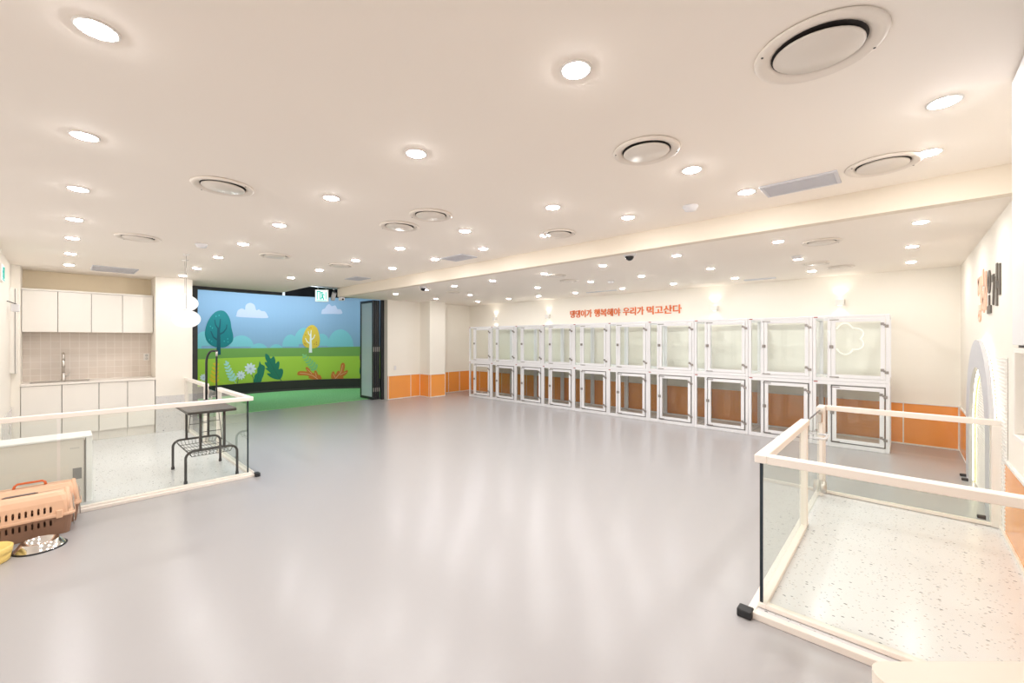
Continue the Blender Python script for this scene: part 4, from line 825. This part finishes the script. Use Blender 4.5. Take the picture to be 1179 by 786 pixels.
carrier((-4.85, -.205, 0), 'front peach and brown slotted pet carrier with a folded grey handle', False, 'peach')
carrier((-5.098, -.165, .0), 'rear peach pet carrier with a raised burnt orange handle', True, 'peach')
# bowls
t = thing('steel_pet_bowl', (-4.565, -.10, 0), 'shiny steel pet bowl with black rubber base in front of the carrier', 'bowl')
MB().lathe([(.075,.002),(.132,.004),(.128,.010),(.098,.052),(.092,.054),(.086,.050),(.072,.016),(.0,.012)], n=40).build('bowl', 'chrome', t)
MB().lathe([(.10,0),(.137,0),(.139,.005),(.132,.010),(.126,.008),(.10,.003)], n=40, closed=True).build('rubber_ring', 'black', t)
t = thing('pet_feeder', (-4.49, -.335, 0), 'pale yellow two-tier pet feeder with a clear tank at the left edge of the picture', 'feeder')
MB().lathe([(0,0),(.095,0),(.102,.006),(.108,.045),(.104,.050),(.112,.056),(.116,.095),(.110,.10),(.100,.098),(.09,.07),(0,.065)], n=36).build('base', 'yellow', t)
MB().lathe([(.052,.066),(.055,.12),(.06,.15),(.055,.19),(.03,.205),(0,.207)], n=28).build('tank', 'bottle', t)
# ------------------------------------------------------------------ tall wall cabinet and shelf on right wall
t = thing('wall_cupboard', (.44, 1.2, 1.12), 'tall white wall cupboard with open shelf at the right edge of the picture', 'cabinet')
B(-.115, .128, -1.6, 1.3, .37, 1.377).build('body', 'cabwhite', t)
for i in range(5):
    y1 = 1.296-.5*i; B(-.133, -.117, y1-.496, y1, .36, 1.37, bev=.002).build('door', 'cabwhite', t)
B(-.117, -.110, -1.6, 1.3, .345, .37).build('dark_gap', 'gap', t)
mb = MB(); mb.box(-.13, .128, -1.6, 1.3, 0, .02, bev=.002); mb.box(-.13, .128, 1.28, 1.3, .02, .35, bev=.002); mb.box(-.13, .128, -1.6, 1.28, .33, .35, bev=.002); mb.box(.11, .128, -1.6, 1.28, .02, .33)
mb.build('open_shelf', 'cab', t)
# ------------------------------------------------------------------ desk corner
t = thing('counter', (math.sin(-TH)*.725+math.cos(TH)*.966, math.cos(TH)*.725+math.sin(TH)*.966, 0), 'cream rounded counter corner at the bottom right edge of the picture', 'counter', TH)
pts = rrect(.52, .25, .04, 6)
MB().prism(pts, .822, .85).build('countertop', 'desk', t)
MB().prism([(a*.88, b*.8) for a, b in pts], 0, .822).build('body', 'desk', t)
# ------------------------------------------------------------------ lit arch
YA, RO, RI, ZS = 5.93, .87, .61, .63
mb = MB(); xr0, xr1 = .505, .535
def archpts(r, r2, n=28):
    out = [(YA+r, .0)] + [(YA+r*math.cos(a), ZS+r*math.sin(a)) for a in [PI*k/n for k in range(n+1)]] + [(YA-r, .0)]
    inn = [(YA-r2, .0)] + [(YA-r2*math.cos(a), ZS+r2*math.sin(a)) for a in [PI*k/n for k in range(n+1)]] + [(YA+r2, .0)]
    return out, inn
def archband(mb, ro, ri, x0, x1, m=None, z0=0):
    i = mb.mi(m) if m else 0
    o_, n_ = archpts(ro, ri); n_ = n_[::-1]; V = []
    for (a, b), (c, d) in zip(o_, n_): V.append([mb.bm.verts.new(p) for p in ((x0, a, max(b, z0)), (x1, a, max(b, z0)), (x1, c, max(d, z0)), (x0, c, max(d, z0)))])
    for A, B_ in zip(V, V[1:]):
        for q in range(4):
            f = mb.bm.faces.new((A[q], A[(q+1) % 4], B_[(q+1) % 4], B_[q])); f.material_index = i
    mb.bm.faces.new(V[0]).material_index = i; mb.bm.faces.new(V[-1][::-1]).material_index = i
arch = thing('light_arch', (.5, YA, 0), 'white arch on the right wall with glowing edges, standing before a ribbed panel', 'arch')
archband(mb, RO, RI, xr0, xr1, None, .0); under(mb.build('arch_ring', 'ring'), arch)
mb = MB(); archband(mb, RO-.012, RO-.035, xr1, xr1+.008, None, .02); under(mb.build('outer_light_strip', 'led'), arch)
mb = MB(); archband(mb, RI+.035, RI+.012, xr1, xr1+.008, None, .02); under(mb.build('inner_light_strip', 'led'), arch)
mb = MB(); archband(mb, RI-.05, RI-.065, .545, .552, None, .02); under(mb.build('yellow_halo_line', 'haloyellow'), arch)  # glowing line paints the halo reflected inside the arch
for y0 in (YA-RO+.01, YA-RO+.20, YA+RI+.01, YA+RI+.21):
    under(MB().box(.455, .53, y0, y0+.03, 0, .028, bev=.005).build('foot_bracket', 'black'), arch)
# ribbed panel
mb = MB(); pts = [(.568, 0)]
n = 50; h = 1.36
for k in range(n):
    z = h*k/n
    for q, dx in ((0, .013), (.3, .012), (.5, .004), (.7, .004), (.85, .012)): pts.append((.568-dx, z+q*h/n))
pts += [(.568-.013, h), (.568, h)]
mb.prism(pts, 4.80, 6.985, None, lambda a, b, c: (a, c, b))
tag(mb.build('ribbed_wall_panel', 'trim'), 'cream horizontally ribbed wall panel behind the lit arch', 'wall panel')

# wall signs
def text_mesh(s, size, off, ext):
    cu_ = bpy.data.curves.new('t', 'FONT'); cu_.body = s; cu_.size = size; cu_.offset = off; cu_.extrude = ext; cu_.space_character = .98
    ob = bpy.data.objects.new('t', cu_); COL.objects.link(ob)
    dg = bpy.context.evaluated_depsgraph_get(); me = bpy.data.meshes.new_from_object(ob.evaluated_get(dg))
    bpy.data.objects.remove(ob, do_unlink=True); return me
t = thing('wall_lettering', (-5.82, 8.3, 2.02), 'orange Korean slogan lettering on the back wall above the cages', 'lettering')
x = 0.0; H_ = .175
for w, ww in (('댕댕이가', .60), ('행복해야', .66), ('우리가', .48), ('먹고산다', .72)):
    me = text_mesh(w, .2, 0, .008); bt = bmesh.new()
    for ox, oy in ((-.0045,0), (.0045,0), (0,-.003), (0,.003)):
        n0 = len(bt.verts); bt.from_mesh(me); bt.verts.ensure_lookup_table()
        for v in bt.verts[n0:]: v.co += Vector((ox, oy, .0004*(1 if ox > 0 else 2 if oy < 0 else 3 if oy > 0 else 0)))
    bt.to_mesh(me); bt.free()
    xs = [v.co.x for v in me.vertices]; ys = [v.co.y for v in me.vertices]
    sx = ww/(max(xs)-min(xs)); sy = H_/(max(ys)-min(ys)); x0 = min(xs); y0 = min(ys)
    for v in me.vertices: v.co = Vector(((v.co.x-x0)*sx, -v.co.z-.008, (v.co.y-y0)*sy))
    me.materials.append(M['orangetext'])
    o = bpy.data.objects.new('word', me); COL.objects.link(o); o.parent = t; o.location = (x, 0, 0)
    x += ww+.06
# right wall lettering: strokes in (y, z) on the wall
t = thing('wall_lettering', (.57, 5.8, 1.95), 'peach and brown Korean letters on the right wall above the lit arch', 'lettering')
def strokes(name, m, segs):
    for nm, ss in segs:
        mb = MB()
        for s_ in ss:
            if s_[0] == 'o':
                _, cy, cz, ry, rz, w = s_
                P0 = [(cy+ry*math.cos(a), cz+rz*math.sin(a)) for a in [2*PI*k/20 for k in range(20)]]
                V = []
                for k in range(20):
                    a = 2*PI*k/20; o1 = P0[k]; i1 = (cy+(ry-w)*math.cos(a), cz+(rz-w)*math.sin(a))
                    V.append([mb.bm.verts.new(p) for p in ((.569, *o1), (.560, *o1), (.560, *i1), (.568, *i1))])
                for k in range(20):
                    for q in range(4): mb.bm.faces.new((V[k][q], V[(k+1) % 20][q], V[(k+1) % 20][(q+1) % 4], V[k][(q+1) % 4]))
            else:
                (ya, za), (yb, zb), w = s_
                dy, dz = yb-ya, zb-za; L_ = math.hypot(dy, dz); ny, nz = -dz/L_*w/2, dy/L_*w/2
                mb.prism([(ya+ny, za+nz), (ya-ny, za-nz), (yb-ny, zb-nz), (yb+ny, zb+nz)], .560, .569, None, lambda a, b, c: (c, a, b))
        under(mb.build('letter', m), t)
strokes('l', 'peachtext', [
    (0, [((6.46,2.10),(6.30,2.10),.06), ((6.38,2.10),(6.44,1.96),.07), ((6.38,2.10),(6.30,1.98),.07), ((6.22,2.13),(6.22,1.86),.06), ((6.36,1.82),(6.2,1.82),.06), ('o',6.33,1.74,.09,.06,.035)]),
    (1, [((6.08,2.18),(6.08,2.02),.08), ((6.12,1.95),(5.98,1.78),.07), ((5.98,1.98),(6.12,1.80),.06), ((5.90,2.14),(5.90,1.78),.07), ((5.90,1.97),(5.83,1.97),.06)])])
strokes('l', 'darktext', [
    (2, [('o',5.68,2.02,.085,.105,.05), ((5.68,1.90),(5.68,1.80),.06), ((5.78,1.77),(5.56,1.77),.07)]),
    (3, [((5.52,2.03),(5.40,2.03),.06), ((5.41,2.04),(5.45,1.80),.06), ((5.26,2.13),(5.26,1.78),.065), ((5.26,1.95),(5.13,1.95),.06), ((5.12,2.11),(5.12,1.86),.065)])])

# cloud outline light on back wall
t = thing('cloud_wall_light', (-.66, 8.3, 1.515), 'cream cloud outline light on the back wall seen through the end cage', 'wall light')
pts = []
for k in range(72):
    a = 2*PI*k/72; r = .185+.055*abs(math.sin(a*3)); pts.append((r*math.cos(a), -.03, r*math.sin(a)))
MB().tube(pts, .0085, n=6, closed=True).build('neon_tube', 'neon', t)
mb = MB()
for a in (0, 2.1, 4.2):
    q = pts[int(a/(2*PI)*72)]; mb.tube([(q[0], -.002, q[2]), (q[0], -.024, q[2])], .004, n=5)
mb.build('mounting_pin', 'device', t)

# sconces
names = ['leftmost', 'second from the left', 'third from the left', 'rightmost']
for i, x in enumerate((-8.33, -6.47, -2.56, -.72)):
    t = thing('wall_sconce', (x, 8.3, 2.08), 'small white up and down wall light above the cages, %s of four' % names[i], 'wall light', 0, 'up and down wall lights')
    B(-.055, .055, -.09, -.001, -.045, .045, bev=.004).build('housing', 'device', t)
    for s_ in (-1, 1):
        MB().lathe([(0,0),(.03,0),(.03,.003),(0,.003)], c=(0,-.045,.0455*s_ - (.003 if s_ > 0 else 0) ), n=16).build('lamp_lens', 'sconcelamp', t)
        l = bpy.data.lights.new('sconce_beam', 'SPOT'); l.energy = SCONCE; l.color = (1,.93,.83); l.spot_size = math.radians(112); l.spot_blend = .7; l.shadow_soft_size = .012
        lo = bpy.data.objects.new('sconce_beam', l); COL.objects.link(lo); lo.parent = t; lo.location = (0, -.075, .06*s_)
        if s_ > 0: lo.rotation_euler = (PI, 0, 0)
# ------------------------------------------------------------------ ceiling fittings
def downlight():
    t = thing('downlight', (0,0,0), 'x', 'ceiling light')
    MB().lathe([(.047,0),(.058,0),(.058,-.003),(.054,-.005),(.048,-.005)], n=28, closed=True).build('trim_ring', 'device', t)
    MB().lathe([(.048,-.002),(.040,-.0075),(.024,-.0105),(0,-.012)], n=24).build('lens', 'lens', t)
    return t
D = []
XS = [.1, -.93, -1.95, -2.96, -4.0, -5.06, -6.10, -7.15, -8.18]
for i, x in enumerate((-1.9, -2.94, -4.0, -5.03, -5.98, -7.07, -8.16)): D.append((x, .08, 'row above the pet carriers', i, 7))
for i, x in enumerate((-.887, -1.913, -2.95, -3.98, -5.04, -6.07, -7.23, -8.22)): D.append((x, 1.30, 'row above the grooming table', i, 8))
for i, x in enumerate((.126, -.911, -1.933, -2.945, -4.03, -5.04, -6.13, -7.217)): D.append((x, 2.53, 'second row before the beam', i, 8))
for i, x in enumerate((.099, -.775, -1.646, -2.504, -3.374, -4.242, -5.222)): D.append((x, 3.16, 'row close before the beam', i, 7))
for i, x in enumerate((.108, -.933, -1.97, -2.962, -3.97, -5.08, -6.09, -6.98, -8.1)): D.append((x, 4.98, 'first row beyond the beam', i, 9))
for i, x in enumerate((.07, -.952, -1.982, -3.008, -3.94, -5.12, -7.066, -8.332)): D.append((x, 6.22, 'middle row beyond the beam', i, 8))
for i, x in enumerate((.074, -.973, -2.0, -3.0, -4.0, -5.1, -6.1, -7.045, -8.152)): D.append((x, 7.45, 'row nearest the back wall', i, 9))
base = downlight(); index_kids()
card = ['nearest', 'second nearest', 'third nearest', 'fourth nearest', 'fifth nearest', 'sixth nearest', 'seventh nearest', 'eighth nearest', 'farthest']
for k, (x, y, rowl, i, n) in enumerate(D):
    o = base if k == 0 else copy_tree(base)
    o.location = (x, y, ZC)
    o['label'] = 'round ceiling light, %s, %s right wall' % (rowl, (card[i]+' to') if i < n-1 else 'farthest from')
    o['group'] = 'recessed ceiling lights'
def vent(x, y, label, r=.17, tilt=(0,0), z=ZC):
    t = thing('ceiling_diffuser', (x, y, z), label, 'air diffuser', 0, 'round ceiling air diffusers')
    MB().lathe([(r,.0),(r*1.03,-.004),(r,-.012),(r*.95,-.016),(r*.88,-.015),(r*.80,-.008),(r*.74,-.003),(r*.74,-.001),(r,-.0005)], n=40, closed=True).build('outer_ring', 'ventring', t)
    MB().lathe([(0,-.0015),(r*.74,-.0015)], n=40).build('duct_opening', 'ventdark', t)
    o = MB().lathe([(0,-.006),(r*.66,-.006),(r*.70,-.009),(r*.705,-.013),(r*.67,-.018),(0,-.022)], n=40).build('disc', 'ventdisc', t)
    o.rotation_euler = (tilt[0], tilt[1], 0)
    mb = MB()
    for a in (.6, .6+PI): mb.lathe([(0,-.0135),(.004,-.0135),(.004,-.0115)], c=(r*.95*math.cos(a), r*.95*math.sin(a), -.0035), n=8)
    mb.build('screw', 'ventdark', t)
    return t
vent(-.216, 1.772, 'large round beige air diffuser nearest the camera at the upper right', .185, (.05, .03))
vent(-.994, 2.108, 'round beige air diffuser left of the largest one, near the single ceiling lights', .165, (.03, .0))
vent(-.087, 3.192, 'round beige air diffuser between the grille and the right wall, just before the beam', .165)
vent(-3.238, .722, 'round beige air diffuser highest in the left half of the ceiling', .17, (-.03, .03))
vent(-5.465, .517, 'round beige air diffuser above the kitchenette side, left of the pendant cords', .17, (-.02, .02))
vent(-2.765, 2.018, 'right one of two neighbouring round diffusers in the middle of the ceiling', .165)
vent(-3.241, 2.031, 'left one of two neighbouring round diffusers in the middle of the ceiling', .165, (-.03, .03))
vent(-2.357, 3.182, 'round beige air diffuser right of centre, close to the beam', .15, (0,.04))
vent(-5.456, 1.738, 'round beige air diffuser left of centre, halfway to the wide opening', .165)
vent(-5.515, 2.555, 'round beige air diffuser centre left, above and right of the exit sign', .15)
vent(-.609, 5.285, 'round beige air diffuser beyond the beam above the right pen', .165)
vent(-.627, 7.288, 'round beige air diffuser nearest the back wall above the end cages', .15)
vent(-.83, 6.72, 'round beige air diffuser beside the one nearest the back wall at the right', .15)
vent(-4.134, 5.85, 'round diffuser with dark opening beyond the beam, left of the dome camera', .15)
vent(-3.95, 5.25, 'pale round diffuser just beyond the beam, left of the dome camera', .15)
vent(-6.9, 5.6, 'small distant round diffuser beyond the beam above the far column', .15)
def grille(x0, x1, y0, y1, label):
    t = thing('ceiling_grille', ((x0+x1)/2, (y0+y1)/2, ZC), label, 'air grille', 0, 'rectangular ceiling grilles')
    a, b = (x1-x0)/2, (y1-y0)/2; mb = MB()
    for q in ((-a, a, -b, -b+.02), (-a, a, b-.02, b), (-a, -a+.02, -b+.02, b-.02), (a-.02, a, -b+.02, b-.02)): mb.box(*q, -.012, 0, bev=.002)
    mb.build('frame', 'grille', t)
    B(-a+.02, a-.02, -b+.02, b-.02, -.003, -.001).build('backing', 'grille', t)
    mb = MB(); n = int(2*b/.022)
    for k in range(n): y = -b+.026+k*(2*b-.05)/n; mb.box(-a+.02, a-.02, y, y+.010, -.010, -.003)
    o = mb.build('slat', 'grille', t); o['kind'] = 'stuff'
grille(-.69, -.285, 3.11, 3.36, 'rectangular pale grille close to the beam at the upper right')
grille(-8.49, -7.93, .29, .76, 'rectangular pale grille above the kitchenette wall cabinets')
grille(-4.15, -3.75, 3.17, 3.42, 'rectangular pale grille close to the beam in the middle of the ceiling')
grille(-6.7, -6.3, 3.17, 3.42, 'rectangular pale grille close to the beam, nearest the wide opening')
grille(-1.95, -1.5, 7.76, 7.88, 'narrow slot grille near the back wall above the right cages')
grille(-4.9, -4.2, 7.55, 7.62, 'long thin slot grille near the back wall above the slogan')
def detector(x, y, label, z=ZC):
    t = thing('smoke_detector', (x, y, z), label, 'detector', 0, 'white ceiling detectors')
    MB().lathe([(0,0),(.055,0),(.055,-.012),(.045,-.022),(.042,-.034),(.0,-.038)], n=24).build('housing', 'cabwhite', t)
detector(-1.165, 3.21, 'white round detector beside the near side of the beam at the right')
detector(-5.377, 1.006, 'white round detector near the pendant cords')
detector(-.93, 6.0, 'white round detector beyond the beam above the right pen')
detector(-3.65, 6.4, 'white round detector beyond the beam in the middle')
def dome(x, y, label, z=2.5):
    t = thing('dome_camera', (x, y, z), label, 'camera', 0, 'dome cameras beyond the beam')
    MB().lathe([(0,0),(.070,0),(.070,-.026),(.062,-.037),(0,-.037)], n=24).build('base', 'cabwhite', t)
    MB().lathe([(.049,-.036),(.047,-.054),(.036,-.072),(.018,-.083),(0,-.086)], n=24).build('dome', 'camlens', t)
dome(-2.32, 4.49, 'white dome camera with dark lens just beyond the beam, right of centre')
dome(-6.60, 4.64, 'white dome camera with dark lens just beyond the far part of the beam')
t = thing('security_camera', (-7.99, 3.715, 2.332), 'small white box camera under the left end of the beam', 'camera')
B(-.06, .05, -.03, .05, -.07, 0, bev=.01, seg=2).build('housing', 'cabwhite', t)
o = MB().lathe([(0,0),(.018,0),(.018,.012),(0,.012)], n=16).build('camera_lens', 'camlens', t); o.rotation_euler = (0, PI/2, 0); o.location = (.048, .01, -.05)
t = thing('spotlight', (-9.0, 4.02, 2.70), 'white cylindrical spotlight hanging in the dark ceiling cut out', 'spotlight')
MB().tube([(0,0,0),(0,0,-.13)], .018, n=10).build('stem', 'cabwhite', t)
o = MB().tube([(0,0,.07),(0,0,-.11)], .045, n=20).build('lamp_head', 'cabwhite', t); o.location = (0,0,-.24); o.rotation_euler = (.0, .5, 0)
# pendants
for (x, y, z, l) in ((-6.57, 1.06, 1.957, 'upper and rear white globe pendant lamp beside the pier'), (-6.12, 1.0, 1.744, 'lower and front white globe pendant lamp beside the pier')):
    t = thing('pendant_lamp', (x, y, z), l, 'pendant lamp', 0, 'white globe pendants')
    R_, q = .137, .105
    MB().lathe([(R_*math.sin(a), -q*math.cos(a)) for a in [PI*k/16 for k in range(17)]], n=32).build('globe_shade', 'globe', t)
    MB().lathe([(0,q-.006),(.028,q-.006),(.024,q+.012),(0,q+.014)], n=20).build('cap', 'device', t)
    MB().tube([(0,0,q+.01),(0,0,ZC-z-.02)], .0022, n=5).build('cord', 'hinge', t)
    MB().lathe([(0,0),(.035,0),(.03,-.02),(0,-.022)], c=(0,0,ZC-z), n=20).build('ceiling_rose', 'device', t)
# added unseen garden room lamps that brighten the mural and the folded door leaf
for i, (s_, e) in enumerate(((-1.2, 1), (.15, 1.0), (1.5, .9), (3.2, 2.0))):
    a = s_/CR; x = CC[0]-2.8*math.cos(a); y = CC[1]+2.8*math.sin(a)
    if i == 3: x, y = -10.5, 6.5
    t = thing('added_garden_lamp', (x, y, 3.3), ['added unseen lamp brightening the teal tree end of the mural', 'added unseen lamp brightening the sky left of the yellow tree', 'added unseen lamp brightening the yellow tree', 'added unseen lamp brightening the folded door leaf and right end of the mural'][i], 'spotlight', 0, 'added mural lamps')
    MB().lathe([(0,0),(.06,0),(.06,-.1),(.05,-.1),(.05,-.08),(0,-.08)], n=20).build('housing', 'blackmetal', t)
    l = bpy.data.lights.new('added_mural_light', 'AREA'); l.shape = 'DISK'; l.size = .25; l.energy = GARDEN*e; l.color = (.86,.93,1); l.spread = math.radians(150)
    lo = bpy.data.objects.new('added_mural_light', l); COL.objects.link(lo); lo.parent = t; lo.location = (0,0,-.11); lo.rotation_euler = (0, math.radians(28), -a+0)
# ------------------------------------------------------------------ world, camera
w = bpy.data.worlds.new('world'); SC.world = w; w.use_nodes = True
w.node_tree.nodes['Background'].inputs['Color'].default_value = (1,.95,.90,1); w.node_tree.nodes['Background'].inputs['Strength'].default_value = WORLD
cam = bpy.data.cameras.new('camera'); co = bpy.data.objects.new('camera', cam); COL.objects.link(co)
co.location = (0,0,1.5); co.rotation_euler = (PI/2, 0, TH)
cam.sensor_width = 36; cam.lens = 484/1179*36; cam.shift_y = -2/1179; cam.clip_start = .05
SC.camera = co
vs = SC.view_settings; vs.view_transform = 'Standard'; vs.look = 'None'; vs.exposure = EXPO; vs.gamma = 1; vs.use_curve_mapping = False
SC.cycles.max_bounces = 10; SC.cycles.diffuse_bounces = 5; SC.cycles.transparent_max_bounces = 24; SC.cycles.glossy_bounces = 4
SC.cycles.sample_clamp_indirect = 6
SC.cycles.caustics_reflective = False; SC.cycles.caustics_refractive = False
